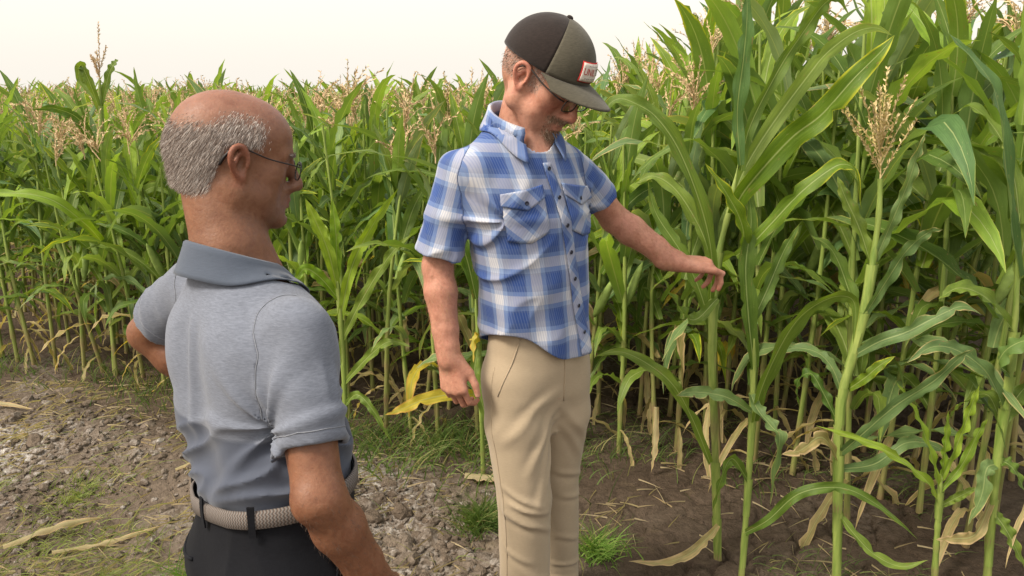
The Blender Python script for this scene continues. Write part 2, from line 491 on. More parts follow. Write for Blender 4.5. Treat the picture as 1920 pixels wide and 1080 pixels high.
M_eye = flat_mat('eye_white', (0.7, 0.66, 0.6), 0.15, 0.5)
M_shoe = flat_mat('brown_leather', (0.06, 0.035, 0.02), 0.5, 0.4, nscale=20)
M_sole = flat_mat('dark_rubber', (0.02, 0.02, 0.02), 0.8)

def trim(V, F, g, d):
    """keep the side g > 0 of a surface; the verts along the cut slide along d onto it"""
    keep = g[F].mean(1) > 0
    a = np.zeros(len(V), bool); a[F[keep].ravel()] = True
    c = np.zeros(len(V), bool); c[F[~keep].ravel()] = True
    bd = a & c & (np.abs(g) < 0.05); V = V.copy()
    V[bd] += (-g[bd])[:, None] * np.array(d)[None, :]
    return compact(V, F[keep])
def compact(V, F):
    u = np.unique(F.ravel()); mp = np.full(len(V), -1, np.int64); mp[u] = np.arange(len(u))
    return V[u], mp[F]
def solid(o, t=0.003):
    md = o.modifiers.new('thickness', 'SOLIDIFY'); md.thickness = t; md.offset = -1.0
    return o
def bvh_of(V, F): return BVHTree.FromPolygons([tuple(p) for p in V], [tuple(int(i) for i in q) for q in F])
def vnormals(V, F):
    n = np.cross(V[F[:, 2]] - V[F[:, 0]], V[F[:, 3]] - V[F[:, 1]]); N = np.zeros_like(V)
    for k in range(4): np.add.at(N, F[:, k], n)
    return N / (np.linalg.norm(N, axis=1)[:, None] + 1e-12)
def smooth_seam(V, F, masks, it=8):
    """even out the voxel steps of the lines where pieces of cloth meet"""
    lab = np.zeros(len(F), int)
    for i, m_ in enumerate(masks): lab[m_] = i + 1
    E = np.sort(np.vstack([F[:, [0, 1]], F[:, [1, 2]], F[:, [2, 3]], F[:, [3, 0]]]), 1); fl = np.tile(lab, 4)
    key = E[:, 0].astype(np.int64) * len(V) + E[:, 1]; od = np.argsort(key, kind='stable'); k2, l2, e2 = key[od], fl[od], E[od]
    same = (k2[1:] == k2[:-1]) & (l2[1:] != l2[:-1]); B_ = e2[1:][same]
    for _ in range(it):
        S_ = np.zeros_like(V); C_ = np.zeros(len(V))
        for a, b in ((0, 1), (1, 0)): np.add.at(S_, B_[:, a], V[B_[:, b]]); np.add.at(C_, B_[:, a], 1)
        u = C_ > 1; V[u] = 0.5 * V[u] + 0.5 * S_[u] / C_[u][:, None]
    return V, B_
def smooth_rim(V, F, near, it=12):
    """smooth the open edge of a garment where near is true"""
    E = np.sort(np.vstack([F[:, [0, 1]], F[:, [1, 2]], F[:, [2, 3]], F[:, [3, 0]]]), 1)
    key = E[:, 0].astype(np.int64) * len(V) + E[:, 1]; u_, ix, ct = np.unique(key, return_index=True, return_counts=True); B_ = E[ix[ct == 1]]
    B_ = B_[near[B_].all(1)]
    for _ in range(it):
        S_ = np.zeros_like(V); C_ = np.zeros(len(V))
        for a, b in ((0, 1), (1, 0)): np.add.at(S_, B_[:, a], V[B_[:, b]]); np.add.at(C_, B_[:, a], 1)
        u = C_ > 1; V[u] = 0.5 * V[u] + 0.5 * S_[u] / C_[u][:, None]
    return V
def seam_part(name, V, N, E, mat, parent, rl, r=0.0011, lift=0.0006):
    """a sewn seam along mesh edges"""
    par = {}
    def find(x):
        while par.setdefault(x, x) != x: x = par[x]
        return x
    for a, b in E: par[find(int(a))] = find(int(b))
    grp = {}
    for a, b in E: grp.setdefault(find(int(a)), []).append((a, b))
    E = max(grp.values(), key=len)
    mb = MB()
    for a, b in E: mb.tube([V[a] + N[a] * lift - rl, V[b] + N[b] * lift - rl], r, 4, False)
    return mb.build(name, mat, parent)
def grid_faces(nu, nv, wrap=False):
    f = []
    for i in range(nu if wrap else nu - 1):
        for j in range(nv - 1):
            i2 = (i + 1) % nu; f.append([i * nv + j, i2 * nv + j, i2 * nv + j + 1, i * nv + j + 1])
    return f

def strands(V, N, weight, n, length, width, lean, seed, jit=0.5, cam_p=(0, 0, 1.6), lift=0.45):
    """short tapered hairs rooted on a surface"""
    rs = np.random.RandomState(seed)
    p = weight / weight.sum(); I = rs.choice(len(V), n, p=p)
    root = V[I] + rs.normal(0, 0.0015, (n, 3)); nn = N[I]
    d = nn * lift + np.asarray(lean)[None, :] * 0.9 + rs.normal(0, jit, (n, 3)) * 0.5
    d /= np.linalg.norm(d, axis=1)[:, None]
    L = length * (rs.uniform(0.6, 1.25, n) * (0.3 + 0.7 * np.clip(weight[I] / weight.max() * 1.3, 0, 1)))[:, None]
    side = np.cross(d, root - np.array(cam_p)); side /= np.linalg.norm(side, axis=1)[:, None]
    side = side + rs.normal(0, 0.4, (n, 3)); side *= width / 2
    mid = root + d * L * 0.55 + nn * 0.0005; tip = root + d * L + np.asarray(lean)[None, :] * L * 0.3
    root = root - nn * 0.001
    v = np.stack([root - side, root + side, mid + side * 0.8, mid - side * 0.8, tip, tip], 1).reshape(-1, 3)
    b = np.arange(n)[:, None] * 6
    f = np.vstack([b + np.array([[0, 1, 2, 3]]), b + np.array([[3, 2, 4, 5]])])
    me = bpy.data.meshes.new('hair')
    me.from_pydata(v.tolist(), [], f.tolist()); me.update()
    me.polygons.foreach_set('use_smooth', [True] * len(me.polygons))
    return me

def groove(F, pts, r=0.0016, k=0.004):
    for i in range(len(pts) - 1): F.cone(pts[i], pts[i + 1], r, r, k, True)
def vein(F, pts, r=0.0022, k=0.006):
    for i in range(len(pts) - 1): F.cone(pts[i], pts[i + 1], r, r, k)
def on_limb(A, Bp, t, ang, r, ref):
    """point on a limb from A to Bp: fraction t, angle about the axis from the reference direction"""
    u = unit(Bp - A); a = unit(np.array(ref) - u * (u @ np.array(ref))); b = np.cross(u, a)
    return A + (Bp - A) * t + (a * math.cos(ang) + b * math.sin(ang)) * r
def collar_part(name, mat, root, O, L, B, ra, rb, z0, drop, stand, fall, flare, open_deg, point=0.0, uvk=None, thick=0.002, seed=0, bvh=None, body=None):
    """folded shirt collar: theta 0 at the nape, running both ways to the front opening"""
    nu, nv = 61, 12; v = []; uv = []
    for i in range(nu):
        th = R(-open_deg + 2 * open_deg * i / (nu - 1)); e = abs(th) / R(open_deg)
        dirv = L * math.sin(th) + B * math.cos(th)
        c = O + L * (ra * math.sin(th)) + B * (rb * math.cos(th))
        zz = z0 - drop * (1 - math.cos(th)) / 2
        fl = fall + point * ss(np.array(e), 0.72, 1.0); fr = flare * (1 + 0.6 * float(ss(np.array(e), 0.5, 1.0)))
        prof = [(0.0, -0.006), (0.001, stand * 0.5), (0.003, stand * 0.93), (0.006, stand + 0.001), (0.010, stand - 0.001)]
        for j in range(nv - 5):
            t = (j + 1) / (nv - 5); prof.append((0.010 + fr * t ** 1.2, stand - fl * t))
        w = 0.0015 * math.sin(th * 5 + seed)
        for j, (o_, z_) in enumerate(prof):
            # collar points swing forward and down
            sh = -B * (point * 0.35 * float(ss(np.array(e), 0.8, 1.0)) * max(0, (j - 4)) / (nv - 5))
            q = c + dirv * (o_ + (w if j > 5 else 0)) + np.array([0, 0, zz + z_]) + sh
            if body is not None and j <= 4 and abs(th) < R(105):                      # the stand keeps clear of the neck
                loc, nrm, _, dist = body.find_nearest(Vector(q)); nrm = np.array(nrm); loc = np.array(loc)
                if (q - loc) @ nrm < 0.005: q = loc + nrm * 0.005
            if bvh is not None and j > 3:                        # the fall of the collar lies on the shirt, never in it
                loc, nrm, _, dist = bvh.find_nearest(Vector(q))
                nrm = np.array(nrm); loc = np.array(loc)
                if (q - loc) @ nrm < 0.0065: q = loc + nrm * 0.0065
            v.append(q)
            uv.append((th * ra * 1.2, j * 0.008 + 0.03, 0))
    G = np.array(v).reshape(nu, nv, 3)
    for _ in range(4):
        H_ = G.copy(); H_[1:-1] = 0.5 * G[1:-1] + 0.25 * (G[2:] + G[:-2]); G = H_
        H_ = G.copy(); H_[:, 6:-1] = 0.6 * G[:, 6:-1] + 0.2 * (G[:, 7:] + G[:, 5:-2]); G = H_
    if bvh is not None:
        for i in range(nu):
            for j in range(5, nv):
                loc, nrm, _, dist = bvh.find_nearest(Vector(G[i, j])); nrm = np.array(nrm); loc = np.array(loc)
                if (G[i, j] - loc) @ nrm < 0.005: G[i, j] = loc + nrm * 0.005
    me = mesh_np(name, G.reshape(-1, 3) - np.array(root.location), grid_faces(nu, nv))
    set_attr(me, 'cloth', uv)
    o = link(name, me, mat); md = o.modifiers.new('thickness', 'SOLIDIFY'); md.thickness = thick; md.offset = 0
    return o

def shoe(root, heel, toe_dir, parent):
    """low leather shoe with sole; heel at ground under the ankle"""
    d = unit(toe_dir); s = np.array([-d[1], d[0], 0])
    rows = [(-0.075, 0.030, 0.085), (-0.05, 0.037, 0.095), (0.0, 0.038, 0.10), (0.05, 0.043, 0.082), (0.10, 0.049, 0.062), (0.15, 0.047, 0.052), (0.185, 0.035, 0.045), (0.2, 0.016, 0.032)]
    v = []; nk = 12
    for x, w, h in rows:
        for k in range(nk):
            a = 2 * math.pi * k / nk
            v.append(np.array(heel) + d * x + s * (w * math.cos(a)) + np.array([0, 0, 0.012 + max(0, h * (0.5 + 0.5 * math.sin(a)))]))
    f = []
    for i in range(len(rows) - 1):
        for k in range(nk): f.append([i * nk + k, (i + 1) * nk + k, (i + 1) * nk + (k + 1) % nk, i * nk + (k + 1) % nk])
    mb = MB(); rl = np.array(root.location); mb.add([p - rl for p in v], f)
    mb.f.append(list(range(nk))); mb.f.append([(len(rows) - 1) * nk + k for k in range(nk)][::-1])
    up = mb.build('shoe', M_shoe, parent)
    sb = MB(); o = []
    for x, w, h in rows: o.append((x, w + 0.005))
    out = [(x, w) for x, w in o] + [(x, -w) for x, w in o[::-1]]
    n = len(out); vv = []
    for z in (0.0, 0.022):
        for x, w in out: vv.append(np.array(heel) + d * x + s * w + np.array([0, 0, z]) - rl)
    sb.add(vv, [list(range(n))[::-1], [n + i for i in range(n)]] + [[i, (i + 1) % n, n + (i + 1) % n, n + i] for i in range(n)])
    sb.build('sole', M_sole, up, smooth=False)
# ================================================================ ground
EDGE = np.array([(-9, 6.6), (-6, 5.6), (-4.4, 5.05), (-3.2, 4.55), (-2.4, 4.35), (-1.65, 4.02), (-0.85, 3.62), (-0.3, 3.42), (0.6, 3.30), (1.15, 3.15), (1.5, 2.85), (2.2, 2.62), (3.2, 2.45), (6, 2.0)])
def edge_y(x): return np.interp(x, EDGE[:, 0], EDGE[:, 1])
def cells(x, y, sc, seed):
    """distance to the two nearest jittered cell points (F1, F2)"""
    X, Y = x / sc, y / sc; xi, yi = np.floor(X).astype(int), np.floor(Y).astype(int)
    f1 = np.full(X.shape, 9.0); f2 = np.full(X.shape, 9.0)
    for a in (-1, 0, 1):
        for b in (-1, 0, 1):
            h = ((xi + a) * 374761393 + (yi + b) * 668265263 + seed * 1274126177) & 32767
            px_ = xi + a + 0.5 + 0.48 * _T[h]; py_ = yi + b + 0.5 + 0.48 * _T[(h * 31 + 77) & 32767]
            d = np.hypot(X - px_, Y - py_); n = d < f1
            f2 = np.where(n, f1, np.minimum(f2, d)); f1 = np.where(n, d, f1)
    return f1, f2
def fbm2(x, y, f, o=4):
    r = 0; a = 1.0
    for i in range(o): r = r + a * vnoise(x * f + 7 * i, y * f - 3 * i, 0.5 + i); f *= 2.1; a *= 0.5
    return r
def ground_h(x, y):
    x = np.asarray(x, float); y = np.asarray(y, float)
    near = 1 - ss(np.hypot(x, y - 3), 9, 14)
    e = edge_y(x) - y                                     # metres in front of the field edge
    rough = ss(e, 0.25, 0.75) * (1 - ss(x, -0.05, 0.35))
    h = 0.018 * fbm2(x, y, 1.1, 2) + rough * (0.022 * fbm2(x, y, 5.0, 4) + 0.016 * np.abs(vnoise(x * 26, y * 26, 3.3)) + 0.010 * np.abs(vnoise(x * 13 + 5, y * 13, 1.3)))
    h = h + 0.045 * np.exp(-((e - 0.75) / 0.28) ** 2) * (1 - ss(x, -0.9, -0.4))       # low berm of turned soil on the left
    f1, f2 = cells(x + 0.03 * vnoise(x * 9, y * 9, 1), y + 0.03 * vnoise(x * 9, y * 9, 5), 0.15, 3)
    g1, g2 = cells(x, y, 0.055, 9)
    crack = (1 - rough) * (1 - ss(y, 4.2, 5)) * np.clip(0.6 + 0.8 * vnoise(x * 2.5, y * 2.5, 8), 0, 1)
    h = h - crack * (0.035 * (1 - ss(f2 - f1, 0.02, 0.13)) + 0.006 * (1 - ss(g2 - g1, 0.0, 0.12)))
    h = h + (1 - rough) * 0.004 * fbm2(x, y, 12, 3)
    return h * near
def axis(lo, a, fa, b, fb, hi, n_far):
    """fine spacing fa within [a,b] split by inner range fb=(c,d,step)"""
    c, d, st = fb
    left = list(np.arange(a, c, fa)); mid = list(np.arange(c, d, st)); right = list(np.arange(d, b, fa))
    far0 = [a - (a - lo) * (k / n_far) ** 3 for k in range(n_far, 0, -1)]; far1 = [b + (hi - b) * (k / n_far) ** 3 for k in range(0, n_far + 1)]
    return np.array(far0 + left + mid + right + far1)
gx = axis(-400, -4.4, 0.028, 3.6, (-0.75, 1.7, 0.013), 400, 16); gy = axis(-60, 0.9, 0.028, 7.0, (2.1, 3.6, 0.013), 600, 16)
GX, GY = np.meshgrid(gx, gy, indexing='ij')
gz = ground_h(GX.ravel(), GY.ravel())
def soil_mat():
    m, n, l, b = new_mat('dry_grey_soil', 0.95, 0.12)
    tc = n.new('ShaderNodeTexCoord'); co = tc.outputs['Object']
    a = noise(n, l, 1.6, 6, 0.65, co); c = ramp(n, l, a.outputs[0], [(0.30, (0.105, 0.080, 0.060)), (0.5, (0.165, 0.130, 0.100)), (0.72, (0.245, 0.203, 0.162))])
    f = noise(n, l, 38, 5, 0.7, co); r2 = ramp(n, l, f.outputs[0], [(0.25, (0.60, 0.58, 0.55)), (0.75, (1.30, 1.28, 1.25))])
    col = mixc(n, l, c.outputs[0], r2.outputs[0], 1.0, 'MULTIPLY')
    s_ = noise(n, l, 2.3, 5, 0.75, co, 0.6); at = nd(n, 'ShaderNodeAttribute', attribute_name='salt')
    sm = math_(n, l, 'MULTIPLY', at.outputs['Fac'], ramp(n, l, f.outputs[0], [(0.42, (0, 0, 0)), (0.62, (1, 1, 1))]).outputs[0])
    col = mixc(n, l, col, (0.60, 0.57, 0.53), sm)
    st = noise(n, l, 9, 3, 0.6, co); straw = ramp(n, l, st.outputs[0], [(0.60, (0, 0, 0)), (0.75, (0.35, 0.35, 0.35))])
    col = mixc(n, l, col, (0.26, 0.21, 0.12), straw.outputs[0])
    dp = nd(n, 'ShaderNodeAttribute', attribute_name='field_dark'); col = mixc(n, l, col, (0.52, 0.48, 0.45), dp.outputs['Fac'], 'MULTIPLY')  # soil colour multiplied darker where the field mask is high
    l.new(col, b.inputs['Base Color'])
    f3 = noise(n, l, 110, 4, 0.7, co)
    bump(n, l, math_(n, l, 'ADD', f.outputs[0], math_(n, l, 'MULTIPLY', f3.outputs[0], 0.5)), 1.0, 0.020, b)
    return m
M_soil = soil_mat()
nx, ny = len(gx), len(gy)
idx = (np.arange(nx - 1)[:, None] * ny + np.arange(ny - 1)[None, :]).ravel()
me = mesh_np('ground', np.stack([GX.ravel(), GY.ravel(), gz], 1), np.stack([idx, idx + ny, idx + ny + 1, idx + 1], 1))
ex_ = GX.ravel(); ey_ = GY.ravel(); ee = edge_y(ex_) - ey_
salt = np.exp(-((ee - 1.05 - 0.15 * vnoise(ex_ * 2, ey_ * 2, 4)) / 0.16) ** 2) * (ex_ < -0.9) * ss(vnoise(ex_ * 1.6, ey_ * 1.6, 2.2), -0.25, 0.35)
salt = salt + 0.9 * np.exp(-(np.hypot(ex_ + 0.50, ey_ - 2.15) / 0.35) ** 2) + 0.8 * np.exp(-(np.hypot(ex_ + 0.62, ey_ - 3.02) / 0.22) ** 2) + 0.35 * ss(vnoise(ex_ * 2.2, ey_ * 2.2, 7.7), 0.35, 0.8)
set_attr(me, 'salt', np.clip(salt, 0, 1), 'FLOAT'); set_attr(me, 'field_dark', np.clip((1 - ss(ee + 0.25 * vnoise(ex_ * 2, ey_ * 2, 3.1), 0.1, 0.9)) + 0.8 * ss(ex_, 0.0, 0.5), 0, 1) * 0.9, 'FLOAT')  # second mask: darker soil from the field edge inward and towards the right
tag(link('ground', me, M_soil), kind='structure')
def gz_at(x, y): return float(ground_h(np.array([x]), np.array([y]))[0])

# ================================================================ maize
def leaf_mat(name, dark, light, margin, dry=0.0, under=(0.20, 0.27, 0.13)):
    m, n, l, b = new_mat(name, 0.50, 0.30)
    uv = n.new('ShaderNodeUVMap'); sp = n.new('ShaderNodeSeparateXYZ'); l.new(uv.outputs[0], sp.inputs[0])
    oi = n.new('ShaderNodeObjectInfo'); tn = nd(n, 'ShaderNodeAttribute', attribute_name='tone')
    rnd = math_(n, l, 'FRACT', math_(n, l, 'ADD', oi.outputs['Random'], tn.outputs['Fac']))
    s = math_(n, l, 'ABSOLUTE', math_(n, l, 'SUBTRACT', math_(n, l, 'MULTIPLY', sp.outputs[0], 2.0), 1.0))
    vc = n.new('ShaderNodeCombineXYZ'); l.new(math_(n, l, 'MULTIPLY', sp.outputs[0], 1.0), vc.inputs[0]); l.new(math_(n, l, 'MULTIPLY', sp.outputs[1], 3.0), vc.inputs[1]); l.new(math_(n, l, 'MULTIPLY', rnd, 40.0), vc.inputs[2])
    big = noise(n, l, 2.2, 3, 0.6, vc.outputs[0])
    base = ramp(n, l, rnd, [(0.0, dark), (0.5, tuple((a + c) / 2 for a, c in zip(dark, light))), (1.0, light)])
    sh = ramp(n, l, big.outputs[0], [(0.3, (0.72, 0.76, 0.70)), (0.7, (1.22, 1.18, 1.15))])
    col = mixc(n, l, base.outputs[0], sh.outputs[0], 1.0, 'MULTIPLY')
    vs_ = n.new('ShaderNodeCombineXYZ'); l.new(math_(n, l, 'MULTIPLY', sp.outputs[0], 26.0), vs_.inputs[0]); l.new(math_(n, l, 'MULTIPLY', sp.outputs[1], 0.8), vs_.inputs[1])
    vein = noise(n, l, 1.0, 2, 0.5, vs_.outputs[0])
    vr = ramp(n, l, vein.outputs[0], [(0.35, (0.86, 0.88, 0.84)), (0.65, (1.10, 1.09, 1.10))]); col = mixc(n, l, col, vr.outputs[0], 1.0, 'MULTIPLY')
    # undersides are paler and greyer
    g = n.new('ShaderNodeNewGeometry'); col = mixc(n, l, col, under, math_(n, l, 'MULTIPLY', g.outputs['Backfacing'], 0.55))
    # pale midrib, thinning towards the tip
    rib = ramp(n, l, math_(n, l, 'MULTIPLY', s, math_(n, l, 'ADD', 1.0, math_(n, l, 'MULTIPLY', sp.outputs[1], 1.6))), [(0.045, (1, 1, 1)), (0.12, (0, 0, 0))])
    col = mixc(n, l, col, (0.36, 0.42, 0.17), math_(n, l, 'MULTIPLY', rib.outputs[0], 0.75))
    # yellowed margin and tip with a ragged limit
    lim = math_(n, l, 'ADD', math_(n, l, 'ADD', s, math_(n, l, 'MULTIPLY', math_(n, l, 'POWER', sp.outputs[1], 3.0), 0.30 + dry)), math_(n, l, 'MULTIPLY', math_(n, l, 'SUBTRACT', big.outputs[0], 0.5), 0.7))
    mr = ramp(n, l, math_(n, l, 'MULTIPLY', lim, 0.7), [(0.7 * (1.10 - dry * 0.75), (0, 0, 0)), (0.7 * (1.28 - dry * 0.6), (1, 1, 1))]); col = mixc(n, l, col, margin, math_(n, l, 'MULTIPLY', mr.outputs[0], 0.85))
    le = noise(n, l, 5, 2, 0.6, vc.outputs[0], 0.8); lr = ramp(n, l, le.outputs[0], [(0.68, (0, 0, 0)), (0.74, (0.8, 0.8, 0.8))]); col = mixc(n, l, col, (0.26, 0.17, 0.07), lr.outputs[0])
    # small pale flecks
    fl = noise(n, l, 9, 3, 0.8, vc.outputs[0]); fr = ramp(n, l, fl.outputs[0], [(0.64, (0, 0, 0)), (0.72, (0.65, 0.65, 0.65))]); col = mixc(n, l, col, (0.33, 0.33, 0.14), fr.outputs[0])
    l.new(col, b.inputs['Base Color'])
    bump(n, l, vein.outputs[0], 0.30, 0.004, b)
    tr = n.new('ShaderNodeBsdfTranslucent'); l.new(mixc(n, l, col, (1.45, 1.40, 0.50), 1.0, 'MULTIPLY'), tr.inputs['Color'])
    mx = n.new('ShaderNodeMixShader'); mx.inputs[0].default_value = 0.36
    l.new(b.outputs[0], mx.inputs[1]); l.new(tr.outputs[0], mx.inputs[2]); l.new(mx.outputs[0], n['Material Output'].inputs['Surface'])
    return m
LM = {'g': leaf_mat('maize_leaf_green', (0.080, 0.148, 0.022), (0.182, 0.255, 0.042), (0.50, 0.46, 0.09), 0.0, (0.17, 0.27, 0.085)),
      'b': leaf_mat('maize_leaf_bright', (0.18, 0.30, 0.026), (0.28, 0.39, 0.045), (0.50, 0.50, 0.10), 0.0, (0.22, 0.34, 0.09)),
      'y': leaf_mat('maize_leaf_yellow_edged', (0.100, 0.182, 0.014), (0.185, 0.270, 0.024), (0.50, 0.50, 0.035), 0.20, (0.18, 0.28, 0.07)),
      'p': leaf_mat('maize_leaf_pale_grey', (0.115, 0.190, 0.065), (0.18, 0.265, 0.095), (0.55, 0.43, 0.19), 0.14, (0.26, 0.33, 0.18)),
      'w': leaf_mat('maize_leaf_blue_green', (0.085, 0.175, 0.055), (0.13, 0.22, 0.075), (0.40, 0.44, 0.10), 0.0, (0.21, 0.29, 0.15)),
      'o': leaf_mat('maize_leaf_yellowed', (0.34, 0.31, 0.03), (0.52, 0.42, 0.05), (0.52, 0.30, 0.06), 0.30, (0.46, 0.40, 0.09)),
      'd': leaf_mat('maize_leaf_drying', (0.26, 0.22, 0.08), (0.44, 0.35, 0.17), (0.54, 0.39, 0.21), 0.40, (0.45, 0.37, 0.23))}
def stalk_mat():
    m, n, l, b = new_mat('maize_stalk', 0.45, 0.35)
    at = nd(n, 'ShaderNodeAttribute', attribute_name='age'); tc = n.new('ShaderNodeTexCoord')
    mp = n.new('ShaderNodeMapping'); mp.inputs['Scale'].default_value = (60, 60, 5); l.new(tc.outputs['Object'], mp.inputs['Vector'])
    q = noise(n, l, 1.0, 4, 0.6, mp.outputs[0]); oi = n.new('ShaderNodeObjectInfo')
    c = ramp(n, l, q.outputs[0], [(0.3, (0.13, 0.20, 0.035)), (0.7, (0.30, 0.36, 0.09))])
    c2 = ramp(n, l, q.outputs[0], [(0.3, (0.16, 0.10, 0.06)), (0.7, (0.34, 0.25, 0.12))])
    l.new(mixc(n, l, c.outputs[0], c2.outputs[0], at.outputs['Fac']), b.inputs['Base Color'])
    bump(n, l, q.outputs[0], 0.3, 0.003, b)
    return m
M_stalk = stalk_mat()
def tassel_mat():
    m, n, l, b = new_mat('dry_tassel', 0.8, 0.15)
    g = n.new('ShaderNodeNewGeometry'); oi = n.new('ShaderNodeObjectInfo')
    c = ramp(n, l, g.outputs['Random Per Island'], [(0.0, (0.42, 0.28, 0.15)), (0.5, (0.60, 0.44, 0.26)), (1.0, (0.70, 0.58, 0.34))])
    c2 = mixc(n, l, c.outputs[0], (0.50, 0.34, 0.20), math_(n, l, 'MULTIPLY', oi.outputs['Random'], 0.6)); l.new(c2, b.inputs['Base Color'])
    return m
M_tas = tassel_mat(); M_tas2 = M_tas.copy(); M_tas2.name = 'fresh_tassel'
[x_ for x_ in M_tas2.node_tree.nodes if x_.type == 'MATH'][0].inputs[1].default_value = 0.1
for q_, c_ in zip([x_ for x_ in M_tas2.node_tree.nodes if x_.type == 'VALTORGB'][0].color_ramp.elements, ((0.40, 0.34, 0.10, 1), (0.60, 0.46, 0.22, 1), (0.74, 0.60, 0.36, 1))): q_.color = c_

def ribbon(path, width, side0, nl, na, fold=0.35, wave=0.012, twist=0.0, seed=0, base_w=0.55, torn=0):
    """leaf blade along a path; returns verts, quads, uv"""
    rs = np.random.RandomState(seed)
    P = crom(path, nl) if len(path) != nl else np.asarray(path, float)
    Tn = np.gradient(P, axis=0); Tn /= np.linalg.norm(Tn, axis=1)[:, None] + 1e-9
    t = np.linspace(0, 1, nl)
    w = width * 0.5 * np.clip((base_w + (1 - base_w) * np.clip(t / 0.30, 0, 1) ** 0.8) * (1 - np.clip((t - 0.45) / 0.55, 0, 1) ** 1.9), 0.012, 1)
    V, UV = [], []; side = np.array(side0, float)
    wl_, wr_ = w.copy(), w.copy()
    for _ in range(torn):                                 # bites and splits along the margins
        c_ = rs.uniform(.25, .95); q_ = 1 - rs.uniform(.25, .75) * np.exp(-((t - c_) / rs.uniform(.012, .035)) ** 2); (wl_ if rs.rand() < .5 else wr_)[:] *= q_
    ph = rs.rand(4) * 6.28; fr = rs.uniform(3.5, 6.5, 2)
    for i in range(nl):
        side = side - Tn[i] * (side @ Tn[i]); side /= np.linalg.norm(side) + 1e-9
        nm = np.cross(Tn[i], side)
        a = twist * t[i] ** 1.3; sd = side * math.cos(a) + nm * math.sin(a); nn = np.cross(Tn[i], sd)
        fo = fold * (1 - 0.75 * t[i])
        for j in range(na):
            s = -1 + 2 * j / (na - 1)
            wv = wave * (s * s) * math.sin(t[i] * fr[0 if s < 0 else 1] * 6.28 + ph[0 if s < 0 else 1]) * min(1, t[i] * 4) * (1 - t[i] ** 4)
            wi = (wl_ if s < 0 else wr_)[i]; V.append(P[i] + sd * (s * wi * math.cos(fo)) + nn * (abs(s) * wi * math.sin(fo) + wv)); UV.append((j / (na - 1), t[i]))
    return np.array(V), np.array(grid_faces(nl, na)), np.array(UV)

def leaf_path(length, a0, a1, p, n, kink=0.0, curl=0.0, rs=None):
    """leaf midline in the x-z plane leaving the stalk at angle a0 from vertical and ending at a1"""
    pts = [np.zeros(3)]; t = (np.arange(n - 1) + 0.5) / (n - 1)
    for q in t:
        a = a0 + (a1 - a0) * q ** p + (kink if q > 0.62 else 0.0)
        pts.append(pts[-1] + length / (n - 1) * np.array([math.sin(a) * math.cos(curl * q), math.sin(a) * math.sin(curl * q), math.cos(a)]))
    return np.array(pts)

def leaf_mesh(cls, seed, nl, na):
    rs = np.random.RandomState(seed)
    L_, W_, a0, a1, p, kink = {
        'upper': (rs.uniform(.42, .62), rs.uniform(.056, .074), R(rs.uniform(12, 26)), R(rs.uniform(40, 95)), rs.uniform(1.2, 2.2), 0),
        'mid':   (rs.uniform(.60, .82), rs.uniform(.070, .092), R(rs.uniform(18, 34)), R(rs.uniform(85, 135)), rs.uniform(1.0, 1.8), R(rs.choice([0, 0, 35]))),
        'low':   (rs.uniform(.48, .66), rs.uniform(.048, .062), R(rs.uniform(30, 55)), R(rs.uniform(120, 165)), rs.uniform(0.8, 1.3), R(rs.choice([0, 20]))),
        'dry':   (rs.uniform(.30, .48), rs.uniform(.020, .032), R(rs.uniform(60, 100)), R(rs.uniform(150, 178)), rs.uniform(0.4, 0.8), 0)}[cls]
    pa = leaf_path(L_, a0, a1, p, nl, kink, rs.uniform(-0.5, 0.5))
    return ribbon(pa, W_, (0, 1, 0), nl, na, rs.uniform(.2, .5), rs.uniform(.006, .014), rs.uniform(-0.9, 0.9), seed, 0.55, {'upper': 0, 'mid': 2, 'low': 4, 'dry': 3}[cls])

LIB = {}
def lib_leaf(cls, k, hi=True):
    key = (cls, k, hi)
    if key not in LIB:
        v, f, uv = leaf_mesh(cls, 100 * len(cls) + k * 7 + ord(cls[0]), 15 if hi else 8, 5 if hi else 3)
        LIB[key] = (v, f, uv)
    return LIB[key]
LMESH = {}
def lib_mesh(cls, k, mk):
    key = (cls, k, mk)
    if key not in LMESH:
        v, f, uv = lib_leaf(cls, k); me = mesh_np('leaf', v, f); set_uv(me, uv); set_attr(me, 'tone', np.zeros(len(v)), 'FLOAT'); me.materials.append(LM[mk]); LMESH[key] = me
    return LMESH[key]

def stalk_geo(P, r0, r1, n=8, nodes=7, seed=0, tip=0):
    """jointed stalk with leaf-sheath swellings"""
    rs = np.random.RandomState(seed); m = 4 * nodes + 1; Q = crom(P, m); t = np.linspace(0, 1, m); V = []; age = []
    T = np.gradient(Q, axis=0); T /= np.linalg.norm(T, axis=1)[:, None]
    for i in range(m):
        a = unit(np.cross(T[i], (0, 1, 0.01))); b = np.cross(T[i], a); ph = (t[i] * nodes) % 1.0
        r = (r0 + (r1 - r0) * t[i] ** 1.3) * (1 - 0.85 * float(ss(np.array(t[i]), 0.84, 1.0)) * (tip > 0)) * (1.0 + (0.22 if i % 4 == 0 else (0.08 if i % 4 == 1 else 0.0)))
        for k in range(n):
            V.append(Q[i] + (a * math.cos(2 * math.pi * k / n) + b * math.sin(2 * math.pi * k / n)) * r); age.append(0)
    F = []
    for i in range(m - 1):
        for k in range(n): F.append([i * n + k, i * n + (k + 1) % n, (i + 1) * n + (k + 1) % n, (i + 1) * n + k])
    return np.array(V), np.array(F), np.repeat(t - np.where(np.arange(m) % 4 == 0, 0.28, 0.0) + rs.normal(0, .05, m), n)

